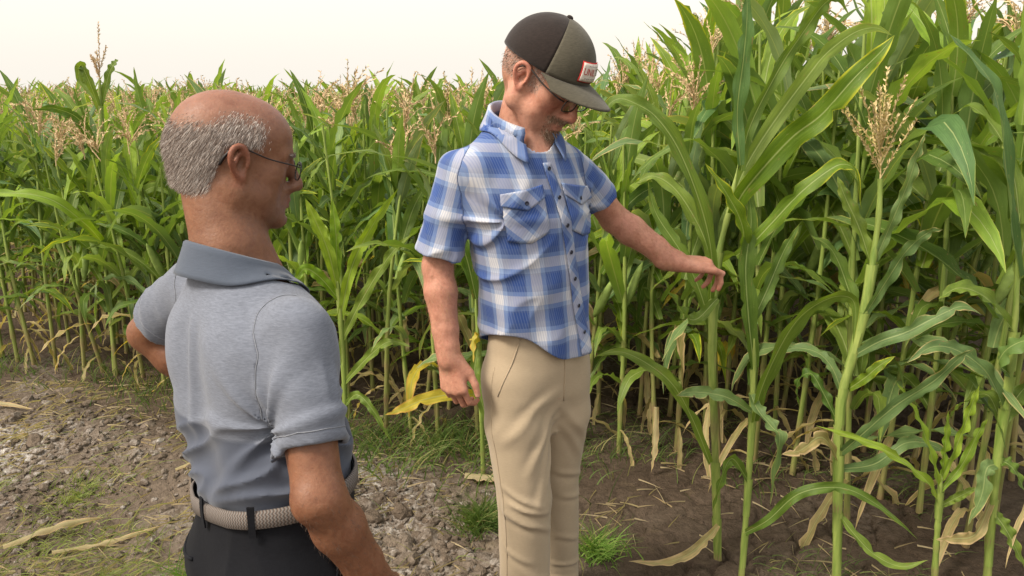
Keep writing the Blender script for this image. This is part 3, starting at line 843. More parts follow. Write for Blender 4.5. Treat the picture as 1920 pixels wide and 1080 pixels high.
def tassel_geo(base, axis_pts, branches, seed, spk=26, size=1.0, blen=0.17, spread=1.0):
    """central spike and side branches set with small spikelets"""
    rs = np.random.RandomState(seed); V, F = [], []
    def quad(p, d, s, w, l_):
        o = len(V); V.extend([p, p + d * l_ * 0.45 + s * w, p + d * l_, p + d * l_ * 0.45 - s * w]); F.append([o, o + 1, o + 2, o + 3])
    def branch(pts, r, n_sp):
        Q = crom(pts, 9); o = len(V)
        for i in range(9):
            t = Q[min(i + 1, 8)] - Q[max(i - 1, 0)]; t = t / (np.linalg.norm(t) + 1e-9); a = unit(np.cross(t, (0.3, 1, 0.2))); b = np.cross(t, a)
            for k in range(3): V.append(Q[i] + (a * math.cos(2.094 * k) + b * math.sin(2.094 * k)) * r * (1 - i / 11))
        for i in range(8):
            for k in range(3): F.append([o + i * 3 + k, o + i * 3 + (k + 1) % 3, o + i * 3 + 3 + (k + 1) % 3, o + i * 3 + 3 + k])
        for q in range(n_sp):
            u = 0.12 + 0.88 * q / n_sp; x = u * 8; i = min(7, int(x)); p = Q[i] + (Q[i + 1] - Q[i]) * (x - i); t = unit(Q[i + 1] - Q[i])
            d = unit(t * 0.9 + rs.normal(0, 0.45, 3)); s = unit(np.cross(d, rs.normal(0, 1, 3)))
            quad(p, d, s, 0.0024 * size, 0.012 * size * rs.uniform(.8, 1.3))
    A = np.asarray(axis_pts, float); up = unit(A[-1] - A[0]); Lx = np.linalg.norm(A[-1] - A[0])
    branch(A, 0.0026 * size, int(spk * 1.6))
    for i in range(branches):
        az = rs.rand() * 6.28; st = A[0] + (A[-1] - A[0]) * rs.uniform(0.02, 0.38); sd = unit(np.array([math.cos(az), math.sin(az), 0]))
        ln = blen * rs.uniform(.7, 1.2) * size; op = rs.uniform(.25, .75) * spread
        p1 = st + (up * math.cos(op) + sd * math.sin(op)) * ln * 0.5; op2 = op + rs.uniform(-0.2, 0.9) * (1 if spread > 0.9 else 0.1)
        branch([st, p1, p1 + (up * math.cos(op2) + sd * math.sin(op2)) * ln * 0.5], 0.0016 * size, spk)
    return np.array(V), np.array(F)

# ---- the plants one can pick out: built leaf by leaf
HERO = [
 dict(label='tall maize plant with broad upright leaves gripped by the man in the checked shirt', r=0.0125, purple=1,
  stalk=[(0.731, 2.43, -0.002), (0.692, 2.42, 0.419), (0.656, 2.41, 0.804), (0.656, 2.42, 1.07), (0.687, 2.43, 1.257), (0.709, 2.44, 1.406)],
  leaves=[
   (0.05, 'g', [(0.635, 2.395, 0.97), (0.62, 2.355, 1.118), (0.573, 2.33, 1.271), (0.495, 2.31, 1.44), (0.422, 2.3, 1.537), (0.363, 2.3, 1.576), (0.309, 2.31, 1.592), (0.271, 2.32, 1.558), (0.262, 2.33, 1.485)]),
   (0.075, 'y', [(0.695, 2.42, 1.241), (0.721, 2.38, 1.326), (0.822, 2.33, 1.474), (0.898, 2.3, 1.547), (0.972, 2.28, 1.647), (1.035, 2.27, 1.719), (1.07, 2.27, 1.765)]),
   (0.055, 'g', [(0.687, 2.44, 1.252), (0.746, 2.48, 1.386), (0.833, 2.52, 1.517), (0.942, 2.55, 1.663), (1.002, 2.57, 1.732), (1.085, 2.58, 1.794), (1.151, 2.58, 1.81), (1.203, 2.57, 1.787)]),
   (0.05, 'w', [(0.714, 2.44, 1.39), (0.693, 2.44, 1.552), (0.698, 2.43, 1.709), (0.697, 2.42, 1.83), (0.689, 2.42, 1.919)]),
   (0.045, 'g', [(0.724, 2.46, 1.371), (0.743, 2.47, 1.503), (0.827, 2.49, 1.68), (0.902, 2.5, 1.799), (0.952, 2.5, 1.872), (0.995, 2.5, 1.89), (1.032, 2.5, 1.841)]),
   (0.05, 'y', [(0.715, 2.42, 1.104), (0.757, 2.39, 1.153), (0.805, 2.36, 1.226), (0.868, 2.33, 1.316), (0.934, 2.31, 1.382), (0.978, 2.3, 1.405), (1.017, 2.3, 1.378), (1.046, 2.3, 1.267)]),
   (0.048, 'y', [(0.739, 2.4, 1.074), (0.71, 2.36, 1.209), (0.643, 2.32, 1.317), (0.569, 2.3, 1.408)]),
   (0.05, 'g', [(0.657, 2.44, 1.03), (0.62, 2.48, 1.163), (0.539, 2.52, 1.297), (0.464, 2.55, 1.345), (0.405, 2.56, 1.318)]),
   (0.045, 'g', [(0.659, 2.4, 0.969), (0.576, 2.36, 0.909), (0.502, 2.33, 0.987), (0.448, 2.31, 1.094)]),
   (0.045, 'g', [(0.672, 2.4, 0.393), (0.596, 2.36, 0.563), (0.522, 2.33, 0.694), (0.438, 2.31, 0.773), (0.342, 2.3, 0.823), (0.258, 2.29, 0.812)]),
   (0.035, 'd', [(0.713, 2.4, 0.158), (0.666, 2.36, 0.131), (0.598, 2.33, 0.089), (0.504, 2.31, 0.069), (0.394, 2.3, 0.084)]),
   (0.05, 'g', [(0.668, 2.43, 0.816), (0.614, 2.47, 0.987), (0.553, 2.5, 1.106), (0.478, 2.55, 1.222), (0.452, 2.58, 1.325)]),
  ]),
 dict(label='green maize plant beside the gripped one, its drooping leaf tip folded over', r=0.0105, purple=0,
  stalk=[(0.785, 2.33, 0.002), (0.787, 2.34, 0.264), (0.786, 2.35, 0.548), (0.781, 2.36, 0.748), (0.766, 2.37, 0.942)],
  leaves=[
   (0.06, 'g', [(0.789, 2.34, 0.572), (0.785, 2.3, 0.68), (0.808, 2.26, 0.815), (0.852, 2.23, 0.941), (0.909, 2.21, 1.006), (0.969, 2.2, 1.03), (1.011, 2.2, 1.002), (1.019, 2.2, 0.882)]),
   (0.062, 'g', [(0.781, 2.36, 0.748), (0.752, 2.36, 0.909), (0.733, 2.37, 1.081), (0.746, 2.39, 1.212), (0.735, 2.4, 1.311)]),
   (0.045, 'p', [(0.776, 2.34, 0.605), (0.677, 2.3, 0.673), (0.57, 2.28, 0.697), (0.515, 2.27, 0.689)]),
   (0.052, 'p', [(0.771, 2.34, 0.664), (0.776, 2.28, 0.638), (0.81, 2.24, 0.598), (0.832, 2.22, 0.571), (0.82, 2.21, 0.467), (0.817, 2.21, 0.342)]),
   (0.038, 'g', [(0.783, 2.34, 0.362), (0.712, 2.3, 0.459), (0.671, 2.27, 0.389), (0.649, 2.26, 0.29)]),
   (0.036, 'g', [(0.782, 2.33, 0.17), (0.84, 2.28, 0.249), (0.92, 2.24, 0.368), (1.045, 2.22, 0.397), (1.165, 2.21, 0.338), (1.292, 2.2, 0.23)]),
   (0.045, 'g', [(0.769, 2.37, 0.906), (0.825, 2.42, 0.999), (0.888, 2.48, 1.11), (0.951, 2.53, 1.19)]),
  ]),
 dict(label='maize plant with leaning pale stalk and large open tan tassel', r=0.0135, purple=0,
  stalk=[(1.09, 2.28, -0.0), (1.068, 2.29, 0.292), (1.05, 2.3, 0.571), (1.054, 2.31, 0.703), (1.08, 2.32, 0.825), (1.103, 2.33, 0.961), (1.121, 2.35, 1.119), (1.127, 2.36, 1.25), (1.124, 2.37, 1.355)],
  tassel=[(1.125, 2.37, 1.347), (1.115, 2.38, 1.491), (1.097, 2.38, 1.623)],
  leaves=[
   (0.04, 'p', [(1.101, 2.32, 0.938), (1.132, 2.28, 1.051), (1.169, 2.25, 1.155), (1.214, 2.23, 1.213), (1.251, 2.22, 1.224)]),
   (0.045, 'g', [(1.118, 2.35, 1.085), (1.082, 2.38, 1.197), (1.04, 2.41, 1.293), (1.017, 2.43, 1.357)]),
   (0.048, 'p', [(1.08, 2.31, 0.81), (1.132, 2.27, 0.867), (1.195, 2.24, 0.907), (1.273, 2.22, 0.964), (1.336, 2.21, 0.996), (1.394, 2.21, 0.97)]),
   (0.035, 'y', [(1.069, 2.31, 0.694), (1.101, 2.28, 0.742), (1.136, 2.26, 0.793), (1.174, 2.25, 0.826)]),
   (0.045, 'p', [(1.059, 2.29, 0.483), (1.092, 2.25, 0.557), (1.18, 2.22, 0.677), (1.273, 2.2, 0.763), (1.337, 2.19, 0.843), (1.373, 2.19, 0.868)]),
   (0.042, 'd', [(1.054, 2.29, 0.464), (0.974, 2.25, 0.557), (0.899, 2.22, 0.526), (0.838, 2.21, 0.518)]),
   (0.035, 'g', [(1.05, 2.3, 0.571), (1.013, 2.34, 0.655), (0.974, 2.38, 0.722), (0.941, 2.4, 0.678), (0.963, 2.41, 0.579)]),
   (0.038, 'p', [(1.126, 2.35, 1.102), (1.152, 2.33, 1.222), (1.176, 2.31, 1.338), (1.191, 2.3, 1.433), (1.207, 2.3, 1.494)]),
   (0.045, 'p', [(1.054, 2.31, 0.676), (1.033, 2.36, 0.748), (0.992, 2.4, 0.789), (0.916, 2.43, 0.788), (0.858, 2.45, 0.716)]),
   (0.05, 'g', [(1.094, 2.33, 0.883), (1.065, 2.38, 1.009), (1.02, 2.42, 1.122), (0.962, 2.46, 1.166)]),
   (0.045, 'p', [(1.057, 2.29, 0.426), (1.193, 2.33, 0.425), (1.306, 2.36, 0.487), (1.426, 2.38, 0.458), (1.497, 2.39, 0.375)]),
   (0.035, 'g', [(1.07, 2.29, 0.273), (1.111, 2.25, 0.219), (1.173, 2.22, 0.16), (1.253, 2.2, 0.13), (1.33, 2.19, 0.16)]),
  ]),
 dict(label='short young maize plant with spiky bright green leaves near the front right', r=0.01, purple=0,
  stalk=[(1.413, 2.27, 0.007), (1.396, 2.27, 0.207), (1.385, 2.27, 0.351), (1.379, 2.27, 0.436)],
  leaves=[
   (0.03, 'b', [(1.385, 2.27, 0.351), (1.325, 2.25, 0.502), (1.251, 2.24, 0.651), (1.172, 2.23, 0.757)]),
   (0.03, 'b', [(1.384, 2.27, 0.399), (1.381, 2.27, 0.511), (1.374, 2.27, 0.638)]),
   (0.03, 'b', [(1.384, 2.27, 0.399), (1.411, 2.25, 0.557), (1.426, 2.24, 0.669), (1.433, 2.23, 0.74)]),
   (0.028, 'b', [(1.387, 2.27, 0.361), (1.457, 2.29, 0.445), (1.499, 2.3, 0.552), (1.522, 2.3, 0.598)]),
   (0.03, 'b', [(1.39, 2.27, 0.313), (1.315, 2.24, 0.415), (1.177, 2.21, 0.522), (1.046, 2.19, 0.585), (0.924, 2.18, 0.628)]),
   (0.028, 'g', [(1.391, 2.27, 0.304), (1.471, 2.3, 0.325), (1.549, 2.32, 0.353)]),
  ]),
 dict(label='maize plant at the right picture edge with torn grey leaf low on its stalk', r=0.0125, purple=0,
  stalk=[(1.584, 2.26, 0.014), (1.561, 2.27, 0.304), (1.557, 2.28, 0.58), (1.562, 2.29, 0.773), (1.55, 2.3, 0.995), (1.533, 2.32, 1.256)],
  leaves=[
   (0.062, 'w', [(1.551, 2.3, 1.063), (1.481, 2.26, 1.202), (1.408, 2.22, 1.393), (1.347, 2.2, 1.571), (1.303, 2.2, 1.654), (1.222, 2.2, 1.73), (1.179, 2.2, 1.768)]),
   (0.07, 'g', [(1.556, 2.29, 0.756), (1.494, 2.25, 0.805), (1.503, 2.22, 0.867), (1.559, 2.2, 0.89), (1.637, 2.2, 0.806)]),
   (0.05, 'p', [(1.549, 2.27, 0.455), (1.504, 2.24, 0.452), (1.488, 2.22, 0.37), (1.453, 2.21, 0.272)]),
   (0.04, 'd', [(1.559, 2.27, 0.342), (1.496, 2.23, 0.231), (1.418, 2.21, 0.224), (1.352, 2.2, 0.227)]),
   (0.055, 'p', [(1.558, 2.28, 0.634), (1.457, 2.24, 0.774), (1.353, 2.22, 0.85), (1.259, 2.2, 0.873), (1.18, 2.19, 0.826)]),
   (0.055, 'g', [(1.558, 2.3, 0.892), (1.434, 2.26, 1.006), (1.337, 2.24, 1.044), (1.266, 2.22, 1.016)]),
   (0.045, 'g', [(1.56, 2.28, 0.469), (1.596, 2.25, 0.447), (1.65, 2.23, 0.345)]),
   (0.05, 'g', [(1.568, 2.27, 0.284), (1.607, 2.24, 0.225), (1.674, 2.22, 0.101)]),
   (0.06, 'g', [(1.551, 2.31, 1.06), (1.575, 2.34, 1.204), (1.603, 2.36, 1.364)]),
   (0.055, 'g', [(1.557, 2.28, 0.598), (1.608, 2.3, 0.68), (1.685, 2.33, 0.741)]),
   (0.05, 'g', [(1.56, 2.28, 0.58), (1.526, 2.33, 0.668), (1.476, 2.38, 0.611), (1.446, 2.4, 0.526)]),
   (0.06, 'g', [(1.538, 2.32, 1.224), (1.522, 2.36, 1.364), (1.479, 2.4, 1.49), (1.415, 2.45, 1.568), (1.37, 2.48, 1.535)]),
  ]),
 dict(label='low maize plant behind the hanging hand with one long yellowed leaf', r=0.01, purple=0,
  stalk=[(-0.126, 3.05, 0.112), (-0.13, 3.05, 0.356), (-0.142, 3.06, 0.612), (-0.153, 3.08, 0.88)],
  leaves=[
   (0.055, 'o', [(-0.13, 3.05, 0.376), (-0.217, 2.95, 0.425), (-0.34, 2.88, 0.43), (-0.43, 2.84, 0.406), (-0.497, 2.82, 0.388)]),
   (0.05, 'g', [(-0.137, 3.06, 0.612), (-0.153, 3.0, 0.494), (-0.12, 2.96, 0.37), (-0.077, 2.94, 0.213)]),
   (0.045, 'o', [(-0.142, 3.06, 0.589), (-0.161, 3.02, 0.644), (-0.156, 2.98, 0.547)]),
   (0.06, 'g', [(-0.147, 3.07, 0.793), (-0.193, 3.05, 0.997), (-0.263, 3.02, 1.11), (-0.335, 3.0, 1.092)]),
   (0.06, 'g', [(-0.149, 3.08, 0.835), (-0.098, 3.12, 1.072), (-0.022, 3.16, 1.241), (0.044, 3.2, 1.28)]),
   (0.05, 'p', [(-0.135, 3.05, 0.38), (-0.226, 3.1, 0.481), (-0.319, 3.14, 0.515), (-0.417, 3.18, 0.452)]),
  ]),
 dict(label='pale bright maize plant with shredded upright leaves just past the grey polo shoulder', r=0.011, purple=0,
  stalk=[(-0.799, 3.42, -0.027), (-0.787, 3.42, 0.339), (-0.79, 3.42, 0.701), (-0.797, 3.42, 0.924)],
  leaves=[
   (0.06, 'b', [(-0.797, 3.42, 0.751), (-0.819, 3.38, 0.932), (-0.862, 3.35, 1.08), (-0.892, 3.33, 1.171)]),
   (0.06, 'b', [(-0.799, 3.42, 0.801), (-0.853, 3.45, 0.992), (-0.912, 3.46, 1.099)]),
   (0.055, 'b', [(-0.795, 3.42, 0.701), (-0.862, 3.38, 0.81), (-0.923, 3.35, 0.854), (-0.975, 3.33, 0.773)]),
   (0.055, 'b', [(-0.794, 3.42, 0.801), (-0.784, 3.4, 1.001), (-0.791, 3.39, 1.168)]),
   (0.055, 'b', [(-0.791, 3.42, 0.599), (-0.716, 3.38, 0.859), (-0.606, 3.35, 1.057), (-0.485, 3.32, 1.218)]),
   (0.05, 'b', [(-0.792, 3.42, 0.392), (-0.848, 3.37, 0.588), (-0.916, 3.33, 0.7), (-0.988, 3.3, 0.732)]),
   (0.05, 'g', [(-0.791, 3.42, 0.496), (-0.675, 3.38, 0.711), (-0.542, 3.35, 0.914), (-0.442, 3.33, 1.013)]),
   (0.045, 'g', [(-0.792, 3.42, 0.286), (-0.659, 3.36, 0.439), (-0.552, 3.32, 0.528), (-0.454, 3.3, 0.51)]),
   (0.04, 'g', [(-0.793, 3.42, 0.178), (-0.717, 3.36, 0.256), (-0.639, 3.32, 0.194), (-0.555, 3.3, 0.043)]),
  ]),
 dict(label='tallest maize plant against the pale sky, single spike tassel high above the others', r=0.012, purple=0,
  stalk=[(-2.368, 4.35, -0.004), (-2.334, 4.38, 0.64), (-2.309, 4.4, 1.161), (-2.288, 4.42, 1.571), (-2.276, 4.42, 1.686)],
  tassel=[(-2.281, 4.42, 1.643), (-2.261, 4.42, 1.827), (-2.246, 4.42, 1.988)],
  leaves=[
   (0.05, 'g', [(-2.291, 4.42, 1.499), (-2.309, 4.38, 1.657), (-2.336, 4.36, 1.763), (-2.347, 4.35, 1.684), (-2.269, 4.34, 1.572)]),
   (0.045, 'g', [(-2.285, 4.42, 1.542), (-2.232, 4.44, 1.715), (-2.197, 4.45, 1.777), (-2.174, 4.45, 1.794)]),
   (0.06, 'g', [(-2.311, 4.4, 1.07), (-2.325, 4.3, 1.431), (-2.428, 4.25, 1.531), (-2.552, 4.22, 1.531)]),
   (0.065, 'b', [(-2.325, 4.38, 0.734), (-2.34, 4.2, 0.919), (-2.464, 4.1, 1.072), (-2.681, 4.05, 1.107), (-2.764, 4.0, 1.077)]),
   (0.06, 'g', [(-2.32, 4.38, 0.797), (-2.112, 4.3, 1.023), (-1.96, 4.25, 1.117), (-1.827, 4.2, 1.065)]),
   (0.06, 'g', [(-2.338, 4.36, 0.453), (-2.075, 4.2, 0.679), (-1.985, 4.15, 0.75), (-1.916, 4.1, 0.642)]),
   (0.055, 'p', [(-2.348, 4.36, 0.324), (-2.295, 4.25, 0.545), (-2.324, 4.2, 0.588), (-2.336, 4.16, 0.383), (-2.314, 4.15, 0.323)]),
   (0.06, 'g', [(-2.328, 4.4, 0.886), (-2.172, 4.42, 1.249), (-2.071, 4.44, 1.425), (-1.982, 4.45, 1.454)]),
   (0.06, 'g', [(-2.314, 4.4, 1.07), (-2.46, 4.45, 1.246), (-2.695, 4.48, 1.214), (-2.885, 4.5, 1.058)]),
  ]),
]

for hi_, H in enumerate(HERO):
    S = [np.array(p) for p in H['stalk']]
    if S[0][2] > 0.03: S = [np.array([S[0][0] + (S[0][0] - S[1][0]) * 0.4, S[0][1], -0.02])] + S
    else: S[0] = np.array([S[0][0], S[0][1], gz_at(S[0][0], S[0][1]) - 0.02])
    b0 = np.array([S[0][0], S[0][1], 0.0])
    root = empty('maize_plant', tuple(b0)); tag(root, H['label'], 'maize plant')
    V, F, t = stalk_geo([p - b0 for p in S], H['r'], H['r'] * 0.55, 10, 8, hi_, 0 if 'tassel' in H else 1)
    me = mesh_np('stalk', V, F); set_attr(me, 'age', np.clip((0.55 - t * 1.6) if H['purple'] else (0.25 - t * 2), 0, 1), 'FLOAT'); link('stalk', me, M_stalk, root)
    for li, (w, k, path) in enumerate(H['leaves']):
        pa = np.array(path) - b0; d = pa[-1] - pa[0]
        # blade faces up / towards the light: side is horizontal, across the leaf's run
        q = crom(pa, 40); tn = unit(q[6] - q[0]); sd = -unit(np.cross(tn, (0.15, -0.75, 0.65)))
        rs = np.random.RandomState(hi_ * 50 + li)
        v, f, uv = ribbon(q, w, sd, 40, 7, rs.uniform(.25, .55), rs.uniform(.005, .012), rs.uniform(-0.6, 0.6), hi_ * 40 + li, 0.5, {'p': 5, 'd': 6, 'o': 4, 'g': 2, 'b': 3}.get(k, 1))
        me = mesh_np('leaf', v, f); set_uv(me, uv); set_attr(me, 'tone', np.full(len(v), rs.rand()), 'FLOAT'); link('leaf', me, LM[k], root)
        # sheath wrapping the stalk below the blade
        qs = np.array([p - b0 for p in S]); dd = np.linalg.norm(crom(qs, 60) - pa[0], axis=1); ci = int(dd.argmin()); sc_ = crom(qs, 60)
        if dd.min() < 0.06 and 4 < ci < 46:
            seg = crom(sc_[max(0, ci - 7):ci + 1], 8); vv = []
            for i in range(8):
                for kk in range(9):
                    an = -2.3 + 4.6 * kk / 8; out = unit(np.array([d[0], d[1], 0]) + 1e-6); ac = np.cross(out, (0, 0, 1))
                    vv.append(seg[i] + (out * math.cos(an) + ac * math.sin(an)) * H['r'] * (1.12 + 0.25 * (i / 7) ** 2))
            me = mesh_np('sheath', np.array(vv), grid_faces(8, 9)); set_attr(me, 'age', np.zeros(len(vv)), 'FLOAT'); link('sheath', me, M_stalk, root)
    if 'tassel' in H:
        A = np.array(H['tassel']) - b0; V, F = tassel_geo(A[0], A, 17 if hi_ == 2 else 6, 60 + hi_, 60, 1.15, 0.185 if hi_ == 2 else 0.11, 0.88 if hi_ == 2 else 0.5)
        link('tassel', mesh_np('tassel', V, F), M_tas2 if hi_ == 2 else M_tas, root)

# ---- rows of the stand: every plant on its own, leaves drawn from a shared set
TAS = []
for k in range(8):
    ln = nrs.uniform(.20, .30); V, F = tassel_geo(None, np.array([(0, 0, 0), (nrs.normal(0, .012), nrs.normal(0, .012), ln * .5), (nrs.normal(0, .03), nrs.normal(0, .03), ln)]), nrs.randint(6, 13), 300 + k, 22, 1.4, 0.13)
    me = mesh_np('tassel', V, F, False); me.materials.append(M_tas); TAS.append(me)
STK = []
for k in range(6):
    V, F, t = stalk_geo([(0, 0, 0), (nrs.normal(0, .02), nrs.normal(0, .02), .5), (nrs.normal(0, .03), nrs.normal(0, .03), 1.0)], 0.0115, 0.0050, 7, 8, k)
    me = mesh_np('stalk', V, F); set_attr(me, 'age', np.clip(0.45 - t * 1.9 + (k % 3) * 0.15, 0, 1), 'FLOAT'); me.materials.append(M_stalk); STK.append(me)
EARM = []
for k in range(3):
    mb = MB(); pts = [(0, 0, 0), (0.01, 0, 0.05), (0.022, 0, 0.12), (0.034, 0, 0.19), (0.040, 0, 0.22)]
    mb.tube(crom(pts, 10), [0.008, 0.014, 0.019, 0.021, 0.021, 0.019, 0.016, 0.012, 0.007, 0.003], 9)
    EARM.append(mb.mesh('ear'))
M_husk = flat_mat('ear_husk', (0.20, 0.28, 0.07), 0.6, 0.2, nscale=30, namp=0.25)
for e in EARM: e.materials.append(M_husk)
M_silk = flat_mat('ear_silk', (0.22, 0.10, 0.045), 0.8, 0.1)
def plan(rs, h):
    """leaves of one plant: (class, node height, azimuth, scale, material)"""
    n = rs.randint(13, 17); az = rs.rand() * 6.28; out = []
    for i in range(n):
        f = i / (n - 1); z = h * (0.08 + 0.76 * f ** 0.9)
        cls = 'dry' if f < 0.09 else ('low' if f < 0.42 else ('mid' if f < 0.74 else 'upper'))
        mk = ('d' if cls == 'dry' else rs.choice(['g', 'p', 'y', 'o', 'd'], p=[.50, .28, .12, .03, .07]) if cls == 'low' else rs.choice(['g', 'y', 'b', 'p', 'w'], p=[.50, .12, .17, .10, .11]))
        out.append((cls, z, az + math.pi * i + rs.normal(0, .45), rs.uniform(.85, 1.15) * h / 1.75, mk))
    return out
arc = np.concatenate([[0], np.cumsum(np.hypot(np.diff(EDGE[:, 0]), np.diff(EDGE[:, 1])))])
spots = []
row = 0; off = 0.0
while len(spots) < 292:
    s0 = arc[0]
    for s_ in np.arange(0, arc[-1], 0.165):
        q = s_ + nrs.normal(0, .03); x = np.interp(q, arc, EDGE[:, 0]); y = np.interp(q, arc, EDGE[:, 1]) + off + nrs.normal(0, .05)
        D = y * 0.9705 + 0.2
        if abs(x) > 0.70 * D + 0.05 or len(spots) >= 292: continue
        spots.append((x, y, row))
    row += 1; off += 0.42
last_off = off
extra = [(1.30, 2.70, 'maize plant between the leaning tasselled stalk and the short young plant, one step back'), (1.66, 2.52, 'maize plant standing just behind the short young plant'), (1.98, 2.42, 'maize plant at the right picture edge behind the torn-leaved one'), (0.98, 2.92, 'maize plant in the gap between the gripped plant and the leaning tasselled one')]
spots += [(x, y, 9 + i) for i, (x, y, _) in enumerate(extra)]
rs = np.random.RandomState(77)
def ordinal(i):
    w = 'first second third fourth fifth sixth seventh eighth ninth tenth eleventh twelfth thirteenth fourteenth fifteenth sixteenth seventeenth eighteenth nineteenth'.split()
    if i < 19: return w[i]
    t = (i + 1) // 10; u = (i + 1) % 10
    return ['twentieth', 'thirtieth', 'fortieth', 'fiftieth'][t - 2] if u == 0 else ['twenty', 'thirty', 'forty', 'fifty'][t - 2] + '-' + w[u - 1]
for (x, y, r_) in spots:
    h = rs.uniform(1.42, 1.62) + (0.03 if r_ else -0.06) + 0.40 * float(ss(np.array(x), 0.3, 1.3)) - 0.07 * float(ss(np.array(-x), 0.6, 1.6))
    root = empty('maize_plant', (x, y, gz_at(x, y)), rs.rand() * 6.28)
    root.rotation_euler[0] = rs.normal(0, .045); root.rotation_euler[1] = rs.normal(0, .045)
    if r_ == 0: tag(root, 'maize plant, %s from the left end of the front row of the field' % ordinal(spots.index((x, y, r_))), 'maize plant', 'front row of the maize field')
    elif r_ >= 9: tag(root, extra[r_ - 9][2], 'maize plant')
    else: tag(root, 'green maize plant partly hidden in the rows behind the front row', 'maize plant', 'inner rows of the maize field')
    st = link('stalk', STK[rs.randint(6)], None, root); st.scale = (1, 1, h * 0.96)
    for cls, z, az, sc_, mk in plan(rs, h):
        o = link('leaf', lib_mesh(cls, rs.randint(9), mk), None, root); o.location = (0.008 * math.cos(az), 0.008 * math.sin(az), z)
        o.rotation_euler = (rs.normal(0, .12), rs.normal(0, .12), az); o.scale = (sc_, sc_, sc_)
    if rs.rand() < 0.55:
        o = link('tassel', TAS[rs.randint(8)], None, root); o.location = (0, 0, h * 0.93); o.rotation_euler = (rs.normal(0, .12), rs.normal(0, .12), rs.rand() * 6.28); s_ = rs.uniform(.8, 1.15); o.scale = (s_, s_, s_)
    if rs.rand() < 0.45:
        o = link('ear', EARM[rs.randint(3)], None, root); o.location = (0.01, 0, h * rs.uniform(.40, .52)); o.rotation_euler = (0, R(12), rs.rand() * 6.28)

# ---- the rest of the field, past counting
VV, FF, UU, TT, MI = [], [], [], [], []; base = 0
mats = ['g', 'b', 'y', 'p', 'w', 'd']; tv = [np.array([v.co[:] for v in m.vertices]) for m in TAS[:4]]
tf = [np.array([list(p.vertices) for p in m.polygons]) for m in TAS[:4]]
def push(v, f, uv, tone, mi):
    global base
    VV.append(v); FF.append(f + base); UU.append(uv); TT.append(np.full(len(v), tone)); MI.append(np.full(len(f), mi)); base += len(v)
far = []
off = last_off
while off < 16:
    step = 0.19 if off < 6 else 0.30
    for x in np.arange(-11, 11, step):
        xx = x + rs.normal(0, .05); y = edge_y(xx) + off + rs.normal(0, .06)
        if abs(xx) > 0.72 * (y * 0.97 + 0.3) + 0.3: continue
        far.append((xx, y))
    off += 0.5 if off < 6 else 0.8
for (x, y) in far:
    h = rs.uniform(1.48, 1.68) + 0.16 * float(ss(np.array(x), 0.3, 1.6)); hid = y - edge_y(x) > 4
    for cls, z, az, sc_, mk in plan(rs, h):
        if cls == 'dry' or (hid and z < 0.8): continue
        v, f, uv = lib_leaf(cls, rs.randint(9), False); c, s = math.cos(az), math.sin(az); v = v * sc_
        v = np.stack([v[:, 0] * c - v[:, 1] * s + x, v[:, 0] * s + v[:, 1] * c + y, v[:, 2] + z], 1); push(v, f, uv, rs.rand(), mats.index(mk) if mk in mats else 0)
    if not hid or True:
        k = 5; a = np.arange(k) * 2 * math.pi / k; r = 0.010
        v = np.vstack([np.stack([x + r * np.cos(a), y + r * np.sin(a), np.full(k, 0.0)], 1), np.stack([x + .5 * r * np.cos(a), y + .5 * r * np.sin(a), np.full(k, h * .95)], 1)])
        push(v, np.array([[i, (i + 1) % k, k + (i + 1) % k, k + i] for i in range(k)]), np.zeros((2 * k, 2)), 0.3, 6)
    if rs.rand() < 0.42:
        k = rs.randint(4); c, s = math.cos(rs.rand() * 6.28), math.sin(rs.rand() * 6.28); v = tv[k] * rs.uniform(.85, 1.2); an = rs.rand() * 6.28; c, s = math.cos(an), math.sin(an)
        v = np.stack([v[:, 0] * c - v[:, 1] * s + x, v[:, 0] * s + v[:, 1] * c + y, v[:, 2] + h * .91], 1); push(v, tf[k], np.zeros((len(v), 2)), 0.5, 7)
me = mesh_np('distant_maize', np.vstack(VV), np.vstack(FF)); set_uv(me, np.vstack(UU)); set_attr(me, 'tone', np.concatenate(TT), 'FLOAT'); set_attr(me, 'age', np.zeros(base), 'FLOAT')
for k in mats: me.materials.append(LM[k])
me.materials.append(M_stalk); me.materials.append(M_tas); me.polygons.foreach_set('material_index', np.concatenate(MI).astype(np.int32))
tag(link('distant_maize', me), 'mass of maize rows reaching back from the nearer plants to the skyline', 'maize field', kind='stuff')
